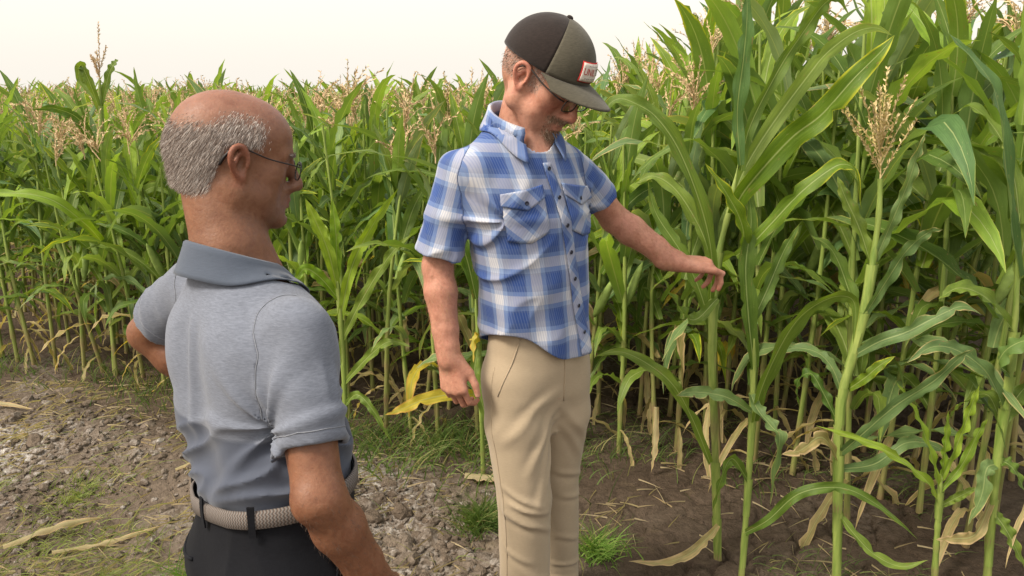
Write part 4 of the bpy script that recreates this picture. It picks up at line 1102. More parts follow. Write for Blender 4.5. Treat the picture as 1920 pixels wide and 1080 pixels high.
# ---------------------------------------------------------------- person in the grey polo shirt, seen from behind
def build_bald():
    phi = R(135); L, B = frame_yaw(phi); Zv = np.array([0, 0, 1.0])
    O = np.array([-0.412, 1.228, 0.0])
    root = empty('person', (O[0], O[1], 0)); rl = np.array(root.location)
    tag(root, 'bald man with grey fringe in grey polo shirt and black trousers, seen from behind', 'person')
    def T(l, b, z): return O + L * l + B * b + Zv * z
    Rs, Re, Rw = np.array([-0.334, 1.155, 1.236]), np.array([-0.291, 1.056, 1.012]), np.array([-0.224, 1.145, 0.795])
    Ls, Le, Lw = np.array([-0.585, 1.395, 1.250]), np.array([-0.728, 1.480, 1.140]), np.array([-0.560, 1.470, 0.985])
    HC = np.array([-0.478, 1.345, 1.496]); HM = head_axes(R(90 + 27), R(9), R(0)); hs = 0.955
    # ---- body: one continuous surface
    F = Field((-0.84, 0.86, 0.0), (-0.08, 1.56, 1.66), 0.0034)
    P = sculpt_head(F, HC, HM, hs, 1.03, 1.08)
    nb = T(0.096, 0.002, 1.345)
    F.limb([P(0, 0.036, -0.030), nb, T(0.08, -0.01, 1.25)], [0.055, 0.060, 0.07], 0.016)
    F.limb([P(0, 0.005, -0.075), T(0.09, -0.045, 1.29)], [0.036, 0.042], 0.02)
    for s in (-1, 1):                                              # neck cords and shoulder slope
        F.cone(P(s * 0.058, 0.018, -0.045), T(0.092 + s * 0.022, -0.066, 1.295), 0.013, 0.011, 0.018)
        F.cone(T(0.08 + s * 0.03, -0.01, 1.28), T(0.055 + s * 0.13, -0.015, 1.235), 0.035, 0.035, 0.03)
    F.column(O, L, B, [(0.80, 0, 0, .130, .10), (0.95, 0, 0, .130, .098), (1.1, .01, -.01, .14, .098), (1.20, .04, -.015, .15, .095), (1.26, .07, -.012, .12, .075), (1.30, .08, -.01, .06, .05)], 0.03)
    F.limb([Rs, Rs * 0.5 + Re * 0.5 + np.array([-0.004, 0.004, 0]), Re], [0.046, 0.042, 0.037], 0.03)
    d = Rw - Re
    F.limb([Re, Re + d * 0.3, Re + d * 0.7, Rw], [0.037, 0.041, 0.033, 0.026], 0.02)
    F.ell(Re + np.array([-0.012, -0.02, 0.0]), (0.018, 0.018, 0.022), None, 0.02)              # elbow
    F.limb([Ls, Ls * 0.5 + Le * 0.5, Le], [0.046, 0.042, 0.037], 0.03)
    d = Lw - Le
    F.limb([Le, Le + d * 0.3, Le + d * 0.7, Lw], [0.037, 0.040, 0.032, 0.026], 0.012)
    cur = [(35, 45, 25), (38, 48, 25), (40, 50, 25), (42, 50, 25)]
    thb = [(0.018, 0.022, -0.008), (0.052, 0.044, -0.022), (0.078, 0.046, -0.034), (0.100, 0.040, -0.042)]
    sculpt_hand(F, Rw, Rw - Re, np.array([0.75, -0.45, 0.1]), 1, cur, thb, 0.95)
    sculpt_hand(F, Lw, np.array([0.75, -0.35, -0.35]), np.array([-0.3, 0.75, 0.5]), -1, [(20, 30, 15)] * 4, thb, 0.95)
    for s in (-1, 1):
        F.limb([T(s * 0.08, 0, 0.86), T(s * 0.085, -0.01, 0.47), T(s * 0.085, 0.02, 0.09)], [0.06, 0.055, 0.04], 0.04)
        F.cone(T(s * 0.085, 0.03, 0.05), T(s * 0.095, -0.13, 0.035), 0.035, 0.03, 0.02)
    back_el = unit(np.array([-0.55, -0.75, 0.0]))
    for dz, am in ((-0.012, 1.0), (-0.020, 0.8), (-0.028, 1.0), (0.016, 0.7)):                   # creases below the elbow
        groove(F, [Re + back_el * (0.043 + 0.004 * math.cos(q)) * math.cos(q) + np.cross(back_el, (0, 0, 1)) * 0.040 * math.sin(q) + Zv * (dz + 0.006 * math.sin(q * 2 + dz * 90)) for q in np.linspace(-1.0, 1.0, 8)], 0.0013 * am, 0.004)
    vr = (0.35, -0.9, 0.1)
    for a0, a1, t0, t1 in ((0.2, 0.6, 0.15, 0.95), (-0.5, -0.1, 0.3, 0.9), (0.9, 0.5, 0.25, 0.7)):
        vein(F, [on_limb(Re, Rw, t0 + (t1 - t0) * q, a0 + (a1 - a0) * q + 0.15 * math.sin(q * 9), 0.0405 - 0.013 * (t0 + (t1 - t0) * q), vr) for q in np.linspace(0, 1, 9)])
    for zc, rr_ in ((1.405, 0.0625), (1.425, 0.0615), (1.385, 0.063)):                             # folds at the nape
        groove(F, [nb + (B * math.cos(q) + L * math.sin(q)) * rr_ + Zv * (zc - 1.345 - 0.018 * q * q) for q in np.linspace(-1.4, -0.1, 12)], 0.0006, 0.005)
    V, Q = F.extract(2)
    N = vnormals(V, Q)
    h = (V - HC) @ HM / hs                                        # head coordinates
    inhead = ss(V[:, 2], 1.36, 1.40)
    base = np.array([0.195, 0.092, 0.050]); tint = np.tile(base, (len(V), 1))
    def blend(c, w): tint[:] = tint * (1 - w[:, None]) + np.array(c) * w[:, None]
    x, y, z = h.T
    nz = vnoise(V[:, 0] * 60, V[:, 1] * 60, V[:, 2] * 60); n2 = vnoise(V[:, 0] * 18, V[:, 1] * 18, V[:, 2] * 18)
    blend((0.235, 0.115, 0.075), ss(z, 0.03, 0.1) * inhead)                      # paler, pinker scalp
    blend((0.165, 0.080, 0.046), inhead * ss(-z, -0.02, 0.05) * ss(-y, -0.02, 0.06) * 0.7)   # weathered cheek and jaw
    blend((0.22, 0.14, 0.105), inhead * ss(-z, 0.05, 0.08) * ss(-y, 0.04, 0.07) * 0.45)  # stubble
    blend((0.26, 0.102, 0.064), inhead * ss(np.abs(x), 0.079, 0.088) * (1 - ss(y, 0.03, 0.04)) * (1 - ss(np.abs(z), 0.04, 0.05)) * 0.7)  # ears
    lip = inhead * np.exp(-((z + 0.0705) / 0.009) ** 2) * np.exp(-(x / 0.022) ** 2) * (y < -0.08)
    blend((0.30, 0.11, 0.08), lip * 0.7)
    blend((0.185, 0.085, 0.046), (1 - ss(V[:, 2], 1.2, 1.25)) * 1.0)             # arms
    for q in [(-0.070, -0.045, 0.045), (-0.062, -0.06, 0.062), (-0.073, -0.02, 0.05), (-0.055, -0.08, 0.04), (-0.072, -0.035, -0.02), (-0.07, -0.04, 0.02)]:
        w = np.exp(-(np.linalg.norm(h - np.array(q), axis=1) / 0.0032) ** 2); blend((0.12, 0.05, 0.03), w * 0.75)   # age spots
    # hair fringe: sides and back of the head
    el = 0.076 - 3.2 * (y - 0.01) ** 2 + 0.014 * n2 + 0.006 * nz
    lo = np.where(y < 0.020, 0.022, 0.022 - 0.088 * ss(y, 0.020, 0.052))
    hw = inhead * (1 - ss(z, el - 0.034, el + 0.020)) * ss(z, lo - 0.010, lo + 0.026) * ss(y, -0.052, -0.026)
    hw = hw * (1 - (np.abs(x) > 0.0785) * (np.abs(y - 0.003) < 0.024) * (z < 0.038))
    blend((0.27, 0.20, 0.165), hw * 0.6)
    me = mesh_np('body', V - rl, Q); set_attr(me, 'tint', np.concatenate([tint, np.ones((len(V), 1))], 1), 'FLOAT_COLOR')
    bvb = bvh_of(V, Q); body = link('body', me, skin_mat('tan_skin', base), root)
    hm, hn, hl, hb = new_mat('grey_hair', 0.55, 0.3)
    oi = nd(hn, 'ShaderNodeNewGeometry')
    rr = ramp(hn, hl, oi.outputs['Random Per Island'], [(0.0, (0.12, 0.085, 0.066)), (0.5, (0.30, 0.235, 0.195)), (1.0, (0.62, 0.56, 0.51))]); hl.new(rr.outputs[0], hb.inputs['Base Color'])
    lean = HM @ np.array([0, 0.45, -1.0])
    ahm = flat_mat('arm_hair', (0.09, 0.06, 0.045), 0.6)
    fw = (np.minimum(seg_d(V, Re, Rw, .04, .03), seg_d(V, Le, Lw, .04, .03)) < 0.012) * (V[:, 2] > 0.8)
    link('arm_hair', strands(V - rl, N, fw + 1e-9, 1100, 0.009, 0.00030, np.array([0.3, 0.2, -0.8]), 8, 0.5, tuple(np.array((0, 0, 1.6)) - rl), 0.35), ahm, body)
    link('hair', strands(V - rl, N, hw ** 1.3 * (0.75 + 0.25 * nz), 26000, 0.0125, 0.00055, lean, 3, 0.26, tuple(np.array((0, 0, 1.6)) - rl), 0.20), hm, body)
    for s in (-1, 1):                                             # eyebrow hairs
        eb = MB()
        for i in range(60):
            t = rng.random(); a = P(s * (0.012 + 0.036 * t), -0.0995 + 0.014 * t * t, 0.0185 + rng.uniform(-0.003, 0.003)) - rl
            eb.tube([a, a + HM @ np.array([s * 0.006, -0.004, rng.uniform(-0.001, 0.005)])], [0.0006, 0.0002], 3, False)
        eb.build('eyebrow', hm, body)
    # ---- polo shirt
    keys = [(0.90, 0, 0, .150, .114), (0.955, 0, .001, .150, .116), (1.02, .010, .004, .152, .122), (1.10, .028, .002, .150, .122), (1.17, .042, -.004, .160, .120),
            (1.225, .050, -.008, .170, .112), (1.262, .068, -.008, .148, .096), (1.29, .084, -.006, .106, .080), (1.318, .092, -.005, .076, .070), (1.35, .094, -.004, .066, .064), (1.40, .094, -.004, .06, .06)]
    S = Field((-0.82, 0.90, 0.88), (-0.14, 1.56, 1.42), 0.0042)
    S.column(O, L, B, keys, 0.02, 2.25)
    for s in (-1, 1):
        S.ell(T(0.036 + s * 0.085, 0.062, 1.165), (0.06, 0.035, 0.075), np.stack([L, B, Zv], 1), 0.05)     # shoulder blade
        S.cone(T(0.085 + s * 0.035, -0.008, 1.272), T(0.058 + s * 0.125, -0.012, 1.236), 0.040, 0.046, 0.03)
    S.cone(T(0.050, 0.138, 1.22), T(0, 0.152, 1.02), 0.03, 0.035, 0.05, True)                         # hollow of the spine
    Sre = Rs + (Re - Rs) * 0.70; Sle = Ls + (Le - Ls) * 0.66
    arms = [(Rs + np.array([0, 0, 0.005]), Rs + (Re - Rs) * 0.85, 0.054, 0.056), (Ls + np.array([0, 0, 0.004]), Ls + (Le - Ls) * 0.9, 0.058, 0.060)]
    for (a, b, ra, rb), e in zip(arms, (Sre, Sle)):
        S.cone(a, a + (b - a) * 0.45, ra, ra * 0.55 + rb * 0.45, 0.035)
        S.cone(a + (b - a) * 0.4, b, ra * 0.6 + rb * 0.4, rb, 0.006, cap=(e, unit(b - a)))
    def folds(X, Y, Zc):
        p = np.stack([X, Y, Zc], 1) - O; l_, b_ = p @ L, p @ B
        d = np.zeros_like(X)
        nn = vnoise(l_ * 7 + 3, b_ * 7, Zc * 9); n2 = vnoise(l_ * 16, b_ * 16 + 5, Zc * 26 + l_ * 20)
        low = 1 - ss(Zc, 1.03, 1.15)
        rid = 1 - np.abs(vnoise(l_ * 6 + b_ * 4, b_ * 5 + 9, Zc * 24 + l_ * 14 - b_ * 8))
        d -= low * 0.014 * (rid ** 3 - 0.25) * ss(Zc, 0.935, 0.97)
        d -= 0.003 * nn + 0.0012 * n2
        # strain folds running from the right armpit across the back
        ap = T(-0.130, 0.03, 1.105); q = p + O - ap
        ds = np.linalg.norm(q, axis=1); ang = np.arctan2(q[:, 2], q @ L)
        d -= 0.0115 * np.exp(-(ds / 0.13) ** 2) * (np.maximum(0, np.sin(ang * 7 + 0.6 + 8 * ds)) ** 2 - 0.3)
        # soft vertical drape between the shoulder blades
        d -= 0.007 * np.exp(-((l_ - 0.05 + 0.10 * (1.2 - Zc)) / 0.011) ** 2) * (b_ > 0) * ss(Zc, 1.02, 1.1) * (1 - ss(Zc, 1.22, 1.28))
        # sleeve folds
        for (a, b, ra, rb) in arms:
            t = (np.stack([X, Y, Zc], 1) - a) @ unit(b - a); sd = seg_d(np.stack([X, Y, Zc], 1), a, b, ra, rb)
            w = (np.abs(sd) < 0.02) * ss(t, 0.03, 0.10) * (1 - 0.8 * ss(t, 0.08, 0.15))
            an = vnoise(X * 22 - t * 12, Y * 22 + t * 9, Zc * 4)
            d -= w * 0.0085 * ((1 - np.abs(an)) ** 3 - 0.35)
        return d
    S.disp(folds)
    V, Q = S.extract(1)
    K = np.array(keys)
    def tors(V):
        aa, bb, ol, ob = (np.interp(V[:, 2], K[:, 0], K[:, c]) for c in (3, 4, 1, 2))
        return ((np.abs(((V - O) @ L - ol) / aa) ** 2.25 + np.abs(((V - O) @ B - ob) / bb) ** 2.25) ** (1 / 2.25) - 1) * np.minimum(aa, bb)
    # openings: hem, neck, sleeve ends
    g = V[:, 2] - 0.925
    V, Q = trim(V, Q, g, np.array([0, 0, 1.0]))
    pz = 1.338 - 0.050 * (1 - ((V - O) @ B + 0.004) / 0.065) / 2
    V, Q = trim(V, Q, pz - V[:, 2], np.array([0, 0, -1.0]))
    for (a, b, ra, rb), e in zip(arms, (Sre, Sle)):
        u = unit(b - a); inner = (seg_d(V, a, b, ra, rb) < -0.007) & (np.abs((V - e) @ u) < 0.008)
        V, Q = compact(V, Q[~inner[Q].all(1)]); V = smooth_rim(V, Q, (np.abs((V - e) @ u) < 0.02) & (seg_d(V, a, b, ra, rb) < 0.02))
    # sleeves are their own pieces
    dt = tors(V); pl = (V - O) @ L - np.interp(V[:, 2], K[:, 0], K[:, 1])
    fs = []
    for (a, b, ra, rb), sg in zip(arms, (-1, 1)):
        sd = seg_d(V, a, b, ra, rb); t = (V - a) @ unit(b - a)
        s_ = np.minimum(dt - sd, np.abs(pl) - 0.140); e = Sre if sg < 0 else Sle; s_ = np.minimum(s_, 0.006 - (V - e) @ unit(b - a))
        s_ = np.where(np.sign(pl) == sg, s_, -1); fs.append(s_[Q].mean(1) > 0)
    drop = np.zeros(len(Q), bool)
    for (a, b, ra, rb), f_, e in zip(arms, fs, (Sre, Sle)):
        drop |= f_ & (dt[Q].mean(1) < 0.010) & (((V - e) @ unit(b - a))[Q].mean(1) > -0.010)
    Q = Q[~drop]; fs = [f_[~drop] for f_ in fs]; V, SE = smooth_seam(V, Q, fs); SN = vnormals(V, Q); SV = V
    upper = cloth_mat('heather_grey_knit', (0.142, 0.156, 0.192), 700, 0.16, 0.22, streak=(1.0, 1.0, 7.0))
    m, n, l, b = upper, upper.node_tree.nodes, upper.node_tree.links, upper.node_tree.nodes['Principled BSDF']
    src = b.inputs['Base Color'].links[0].from_socket
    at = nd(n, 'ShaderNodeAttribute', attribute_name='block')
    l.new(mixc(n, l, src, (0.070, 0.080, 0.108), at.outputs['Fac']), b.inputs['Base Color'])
    shirt = None
    for msk, nm in ((~(fs[0] | fs[1]), 'polo_shirt'), (fs[0], 'sleeve'), (fs[1], 'sleeve')):
        v, q = compact(V, Q[msk])
        me = mesh_np(nm, v - rl, q)
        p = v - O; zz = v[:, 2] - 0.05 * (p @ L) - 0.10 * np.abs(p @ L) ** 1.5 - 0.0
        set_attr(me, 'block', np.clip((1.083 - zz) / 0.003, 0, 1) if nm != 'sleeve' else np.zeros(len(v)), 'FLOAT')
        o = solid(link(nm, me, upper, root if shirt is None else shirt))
        if shirt is None: shirt = o; bv = bvh_of(v, q)
        elif nm == 'sleeve':                                      # stitched hem band at the cuff
            a, b2, ra, rb = arms[0] if msk is fs[0] else arms[1]; e = Sre if msk is fs[0] else Sle
            u = unit(b2 - a); w = (v - e) @ u
            for off in (-0.024,):
                ring = v[np.abs(w - off) < 0.004]; c = e + u * off
                ax = unit(np.cross(u, [0.3, 0.1, 0.9])); ay = np.cross(u, ax)
                an = np.arctan2((ring - c) @ ay, (ring - c) @ ax); od = np.argsort(an); ring = ring[od]
                ring = np.array([ring[(an[od] > k * 0.2 - math.pi) & (an[od] <= (k + 1) * 0.2 - math.pi)].mean(0) for k in range(31) if ((an[od] > k * 0.2 - math.pi) & (an[od] <= (k + 1) * 0.2 - math.pi)).any()])
                mb = MB(); mb.tube([c + (r_ - c) * 1.008 - rl for r_ in ring] , 0.0009, 4, False)
                st = mb.build('hem_stitching', M_stitch, o)
    for sg in (-1, 1): seam_part('armhole_seam', SV, SN, [e_ for e_ in SE if np.sign((SV[e_[0]] - O) @ L - 0.04) == sg], M_stitch, shirt, rl, 0.0008)
    o = collar_part('collar', cloth_mat('slate_ribbed_knit', (0.076, 0.091, 0.120), 500, 0.15, 0.10, streak=(1, 1, 14)), root, T(0.094, -0.003, 0), L, B, 0.068, 0.066, 1.332, 0.056, 0.036, 0.052, 0.020, 158, 0.012, seed=1, bvh=bv, body=bvb)
    o.parent = shirt; 
    # ---- trousers, belt
    pk = [(0.60, 0, 0, .150, .112), (0.72, 0, 0.005, .160, .122), (0.82, 0, .012, .163, .127), (0.90, 0, .004, .156, .121), (0.935, 0, 0, .1535, .1195), (0.962, 0, 0, .1535, .1195), (0.99, 0, 0, .1535, .1195)]
    W = Field((O[0] - 0.26, O[1] - 0.26, 0.02), (O[0] + 0.26, O[1] + 0.26, 0.99), 0.005)
    W.column(O, L, B, pk[1:], 0.03, 2.2)
    for s in (-1, 1):
        W.limb([T(s * 0.082, 0.005, 0.80), T(s * 0.090, -0.01, 0.47), T(s * 0.09, 0.02, 0.03)], [0.098, 0.082, 0.076], 0.035)
        W.ell(T(s * 0.07, 0.05, 0.80), (0.075, 0.085, 0.085), None, 0.04)
    W.disp(lambda X, Y, Zc: -0.004 * (1 - np.abs(vnoise(X * 14, Y * 14, Zc * 7 + X * 9))) ** 3 + 0.0015 - 0.002 * vnoise(X * 9, Y * 9, Zc * 9))
    V, Q = W.extract(2)
    V, Q = trim(V, Q, 0.962 - V[:, 2] - 0.010 * ((V - O) @ B) / 0.12 - 0.020 * ((V - O) @ L) / 0.15, np.array([0, 0, -1.0]))
    V, Q = trim(V, Q, V[:, 2] - 0.04, np.array([0, 0, 1.0]))
    mt = cloth_mat('black_cotton', (0.0065, 0.007, 0.0095), 800, 0.3, 0.2, 0.85)
    mt.node_tree.nodes['Principled BSDF'].inputs['Sheen Weight'].default_value = 0.02
    pants = solid(link('trousers', mesh_np('trousers', V - rl, Q), mt, root)); pv = bvh_of(V, Q)
    def on(bv_, th, z, off):
        """point on a surface seen from direction th (0 = back, + = person's left) at height z"""
        d = L * math.sin(th) + B * math.cos(th); p0 = Vector(O + d * 0.5 + Zv * z)
        hit, nrm, _, _ = bv_.ray_cast(p0, Vector(-d))
        if hit is None: return O + d * 0.13 + Zv * z
        return np.array(hit) + d * off
    bm_, bn, bl, bb_ = new_mat('woven_belt', 0.8, 0.2)
    uvn = bn.new('ShaderNodeUVMap'); 
    def wave(axis, sc_, ph):
        sp = bn.new('ShaderNodeSeparateXYZ'); bl.new(uvn.outputs[0], sp.inputs[0])
        u_ = math_(bn, bl, 'MULTIPLY', sp.outputs[0], sc_); 
        zig = math_(bn, bl, 'PINGPONG', math_(bn, bl, 'MULTIPLY', sp.outputs[1], 5.0), 0.5)
        return math_(bn, bl, 'FRACT', math_(bn, bl, 'ADD', u_, zig))
    wv = wave(0, 185, 0)
    rr = ramp(bn, bl, wv, [(0.0, (0.06, 0.05, 0.045)), (0.3, (0.145, 0.132, 0.122)), (0.55, (0.20, 0.185, 0.172)), (0.75, (0.14, 0.10, 0.08)), (1.0, (0.06, 0.05, 0.045))])
    bl.new(rr.outputs[0], bb_.inputs['Base Color']); bump(bn, bl, rr.outputs[0], 0.8, 0.003, bb_)
    nu = 72; v = []; uv = []
    for i in range(nu):
        th = 2 * math.pi * i / nu
        r0 = on(pv, th, 0.925, 0.0); d = L * math.sin(th) + B * math.cos(th)
        tilt = 0.010 * math.cos(th) + 0.020 * math.sin(th)
        for dz, of in ((-0.0135, 0.001), (-0.0115, 0.0045), (0.0, 0.005), (0.0115, 0.0045), (0.0135, 0.001)):
            v.append(np.array([r0[0], r0[1], 0.950 + dz - tilt]) + d * (of + 0.0015)); uv.append((th / 6.283, (dz + 0.015) / 0.03))
    me = mesh_np('belt', np.array(v) - rl, grid_faces(nu, 5, True)); set_uv(me, uv)
    belt = solid(link('belt', me, bm_, root), 0.003)
    for th in (R(2), R(-48), R(52), R(-95), R(100)):
        p = on(pv, th, 0.925, 0.0); d = L * math.sin(th) + B * math.cos(th); tv = np.cross(Zv, d); tilt = 0.010 * math.cos(th) + 0.020 * math.sin(th)
        Mx = Matrix(np.stack([tv, d, Zv], 1).tolist())
        mb = MB(); c = np.array([p[0], p[1], 0]) + d * 0.0085
        for k in range(6):
            z0, z1 = 0.923 + k * 0.0088 - tilt, 0.923 + (k + 1) * 0.0088 - tilt
            mb.box(c - rl + Zv * (z0 + z1) / 2 + d * (0.0012 * math.sin(math.pi * (k + 0.5) / 6)), 0.011, 0.003, 0.0089, Mx)
        mb.build('belt_loop', mt, pants, smooth=False)
    # welt pocket at the right seat
    for s in (-1, 1):
        mb = MB(); pts = []
        for i in range(9):
            th = R(s * (18 + 40 * i / 8)); pts.append(on(pv, th, 0.838 - 0.012 * math.sin(math.pi * i / 8), 0.001) - rl)
        mb.tube(pts, 0.0035, 6); mb.build('pocket_welt', mt, pants)
        mb = MB(); pts = []
        for i in range(13):                                       # side seam with slash pocket edge
            z = 0.915 - 0.20 * i / 12; pts.append(on(pv, R(s * (88 - 6 * math.sin(i / 12 * 1.6) + (i < 8) * (8 - i) * 1.6)), z, 0.0006) - rl)
        mb.tube(pts, 0.0020, 5); mb.build('pocket_edge', mt, pants)
    for s in (-1, 1): shoe(root, T(s * 0.09, 0.03, 0.0), -B + L * s * 0.15, root)
    # ---- eyeglasses: a thing of their own
    gl = empty('eyeglasses', P(0, -0.1, 0)); gr = np.array(gl.location)
    tag(gl, 'thin dark wire eyeglasses worn by the bald man in grey', 'eyeglasses')
    wire = flat_mat('dark_wire', (0.025, 0.022, 0.022), 0.35, 0.5, 0.6)
    gm = bpy.data.materials.new('clear_lens'); gm.use_nodes = True
    gn, gl_ = gm.node_tree.nodes, gm.node_tree.links; gn.clear()
    g_o = gn.new('ShaderNodeOutputMaterial'); g_t = gn.new('ShaderNodeBsdfTransparent'); g_g = gn.new('ShaderNodeBsdfGlossy'); g_m = gn.new('ShaderNodeMixShader')
    g_g.inputs['Roughness'].default_value = 0.03; g_t.inputs['Color'].default_value = (0.95, 0.96, 0.96, 1)
    g_m.inputs[0].default_value = 0.07; gl_.new(g_t.outputs[0], g_m.inputs[1]); gl_.new(g_g.outputs[0], g_m.inputs[2]); gl_.new(g_m.outputs[0], g_o.inputs['Surface'])
    for s in (-1, 1):
        c = (s * 0.0335, -0.1135, -0.008); pts = []
        for i in range(25):
            a = 2 * math.pi * i / 24; ca, sa = math.cos(a), math.sin(a)
            px_ = 0.0245 * np.sign(ca) * abs(ca) ** 0.8; pz_ = 0.0165 * np.sign(sa) * abs(sa) ** 0.8
            pts.append(P(c[0] + px_, c[1] + 0.18 * abs(c[0] + px_ - 0) * 0.25 - 0.10 * pz_ + 0.004, c[2] + pz_) - gr)
        mb = MB(); mb.tube(pts, 0.0011, 6, False); mb.build('rim', wire, gl)
        mb = MB(); cc = sum(pts[:-1]) / 24; mb.add([cc] + [cc + (q - cc) * 0.97 for q in pts[:-1]], [[0, i + 1, (i + 1) % 24 + 1] for i in range(24)])
        lens = mb.build('lens', gm, gl); md = lens.modifiers.new('thickness', 'SOLIDIFY'); md.thickness = 0.0015
        mb = MB(); arm = [(0.0585, -0.105, 0.000), (0.070, -0.092, 0.003), (0.0765, -0.05, 0.009), (0.081, -0.022, 0.017), (0.083, -0.002, 0.024), (0.0835, 0.014, 0.020), (0.081, 0.028, 0.004), (0.078, 0.034, -0.010)]
        mb.tube([P(s * a_[0], a_[1], a_[2]) - gr for a_ in crom(arm[:5], 14)], 0.0012, 6); tm = mb.build('temple', wire, gl)
        mb = MB(); mb.tube([P(s * a_[0], a_[1], a_[2]) - gr for a_ in crom(arm[4:], 12)], [0.0018] + [0.0026] * 10 + [0.0018], 8); mb.build('temple_tip', wire, tm)
    mb = MB(); mb.tube([P(x_, -0.114 - 0.005 * (1 - (x_ / 0.01) ** 2), 0.001 + 0.003 * (1 - (x_ / 0.01) ** 2)) - gr for x_ in np.linspace(-0.01, 0.01, 7)], 0.0012, 6); mb.build('bridge', wire, gl)
M_stitch = flat_mat('grey_thread', (0.22, 0.23, 0.26), 0.9, 0.1)
build_bald()
# ---------------------------------------------------------------- person in the checked shirt and cap, reaching for a leaf
def build_plaid():
    phi = R(37); L, B = frame_yaw(phi); Zv = np.array([0, 0, 1.0])
    O = np.array([0.070, 2.050, 0.0])
    root = empty('person', (O[0], O[1], 0)); rl = np.array(root.location)
    tag(root, 'man in dark cap, blue and white checked shirt and khaki trousers, looking down', 'person')
    def T(l, b, z): return O + L * l + B * b + Zv * z
    Rs, Re, Rw = np.array([-0.152, 1.975, 1.425]), np.array([-0.196, 1.990, 1.165]), np.array([-0.166, 1.925, 0.935])
    Ls, Le, Lw = np.array([0.165, 2.170, 1.425]), np.array([0.300, 2.260, 1.250]), np.array([0.478, 2.235, 1.128])
    HC = np.array([0.078, 2.025, 1.648]); HM = head_axes(R(57), R(33), R(0)); hs = 1.11
    up = np.array(HM[:, 2])
    F = Field((-0.30, 1.70, 0.0), (0.72, 2.45, 1.84), 0.0034)
    P = sculpt_head(F, HC, HM, hs, 1.03, 1.12)
    nb = np.array([0.012, 2.062, 1.50])
    F.limb([P(0, 0.030, -0.030), nb, T(-.05, .02, 1.42)], [0.050, 0.057, 0.08], 0.014)
    F.limb([P(0, 0.012, -0.070), T(-.035, -.035, 1.445)], [0.030, 0.040], 0.015)
    F.ell(P(0, -0.035, -0.135), (0.012, 0.012, 0.016), HM, 0.012)                    # adam's apple
    for s in (-1, 1):
        F.cone(P(s * 0.052, 0.022, -0.040), T(-.035 + s * 0.018, -0.058, 1.440), 0.014, 0.011, 0.018)
        F.cone(T(-.05 + s * 0.03, 0.02, 1.475), T(-.05 + s * 0.13, 0.01, 1.415), 0.036, 0.034, 0.03)
    F.column(O, L, B, [(0.80, 0, 0, .140, .10), (0.98, 0, 0, .135, .098), (1.15, -.01, 0.005, .140, .10), (1.3, -.03, .012, .155, .10), (1.40, -.045, .015, .15, .09), (1.46, -.05, .02, .08, .06)], 0.03)
    F.limb([Rs + np.array([0.014, 0.008, -0.018]), Rs * 0.5 + Re * 0.5, Re], [0.034, 0.042, 0.039], 0.03)
    d = Rw - Re
    F.limb([Re, Re + d * 0.28, Re + d * 0.7, Rw], [0.039, 0.0425, 0.034, 0.027], 0.015)
    F.limb([Ls + np.array([-0.012, -0.006, -0.018]), Ls * 0.5 + Le * 0.5, Le], [0.034, 0.042, 0.040], 0.03)
    d = Lw - Le
    F.limb([Le, Le + d * 0.28, Le + d * 0.7, Lw], [0.040, 0.044, 0.035, 0.028], 0.015)
    # right hand hanging relaxed, fingers half curled, thumb towards the thigh
    curR = [(22, 50, 28), (28, 55, 30), (32, 58, 30), (36, 58, 30)]
    thR = [(0.016, 0.020, -0.010), (0.050, 0.046, -0.018), (0.083, 0.058, -0.020), (0.113, 0.060, -0.022)]
    tR, hR = sculpt_hand(F, Rw, np.array([0.14, -0.16, -0.97]), np.array([-0.45, -0.86, 0.1]), 1, curR, thR, 0.97, 0.07)
    # left hand pinching the leaf: thumb on the near side, fingers folded behind it
    curL = [(34, 42, 24), (44, 46, 25), (52, 50, 25), (58, 52, 25)]
    thL = [(0.016, 0.018, -0.004), (0.062, 0.040, -0.006), (0.104, 0.042, -0.010), (0.134, 0.032, -0.020)]
    tL, hL = sculpt_hand(F, Lw, np.array([0.93, 0.06, -0.06]), np.array([0.05, -0.10, 0.98]), -1, curL, thL, 1.05, 0.03)
    for s, kx, ax in ((-1, (0.035, 1.975, 0.50), (0.040, 2.005, 0.09)), (1, (0.128, 2.140, 0.50), (0.150, 2.250, 0.09))):
        F.limb([T(s * 0.085, 0, 0.87), np.array(kx), np.array(ax)], [0.062, 0.052, 0.038], 0.04)
        hx = np.array(ax) * (1, 1, 0); F.cone(hx + Zv * 0.05, hx - B * 0.13 + L * s * 0.02 + Zv * 0.035, 0.035, 0.03, 0.02)
    vr = (-0.3, -0.95, 0.1)
    for a0, a1, t0, t1 in ((0.1, 0.5, 0.10, 1.0), (-0.6, -0.2, 0.2, 0.95), (0.8, 0.6, 0.3, 0.8)):
        vein(F, [on_limb(Re, Rw, t0 + (t1 - t0) * q, a0 + (a1 - a0) * q + 0.15 * math.sin(q * 9), 0.0425 - 0.016 * (t0 + (t1 - t0) * q), vr) for q in np.linspace(0, 1, 9)])
    vr = (0.1, -0.8, 0.6)
    for a0, a1, t0, t1 in ((0.3, 0.1, 0.15, 1.0), (-0.6, -0.4, 0.3, 1.0), (1.2, 0.9, 0.2, 0.8)):
        vein(F, [on_limb(Le, Lw, t0 + (t1 - t0) * q, a0 + (a1 - a0) * q + 0.15 * math.sin(q * 9), 0.0435 - 0.016 * (t0 + (t1 - t0) * q), vr) for q in np.linspace(0, 1, 9)])
    V, Q = F.extract(2); N = vnormals(V, Q)
    h = (V - HC) @ HM / hs; x, y, z = h.T
    inhead = ss(V[:, 2], 1.44, 1.48)
    base = np.array([0.44, 0.235, 0.160]); tint = np.tile(base, (len(V), 1))
    def blend(c, w): tint[:] = tint * (1 - w[:, None]) + np.array(c) * w[:, None]
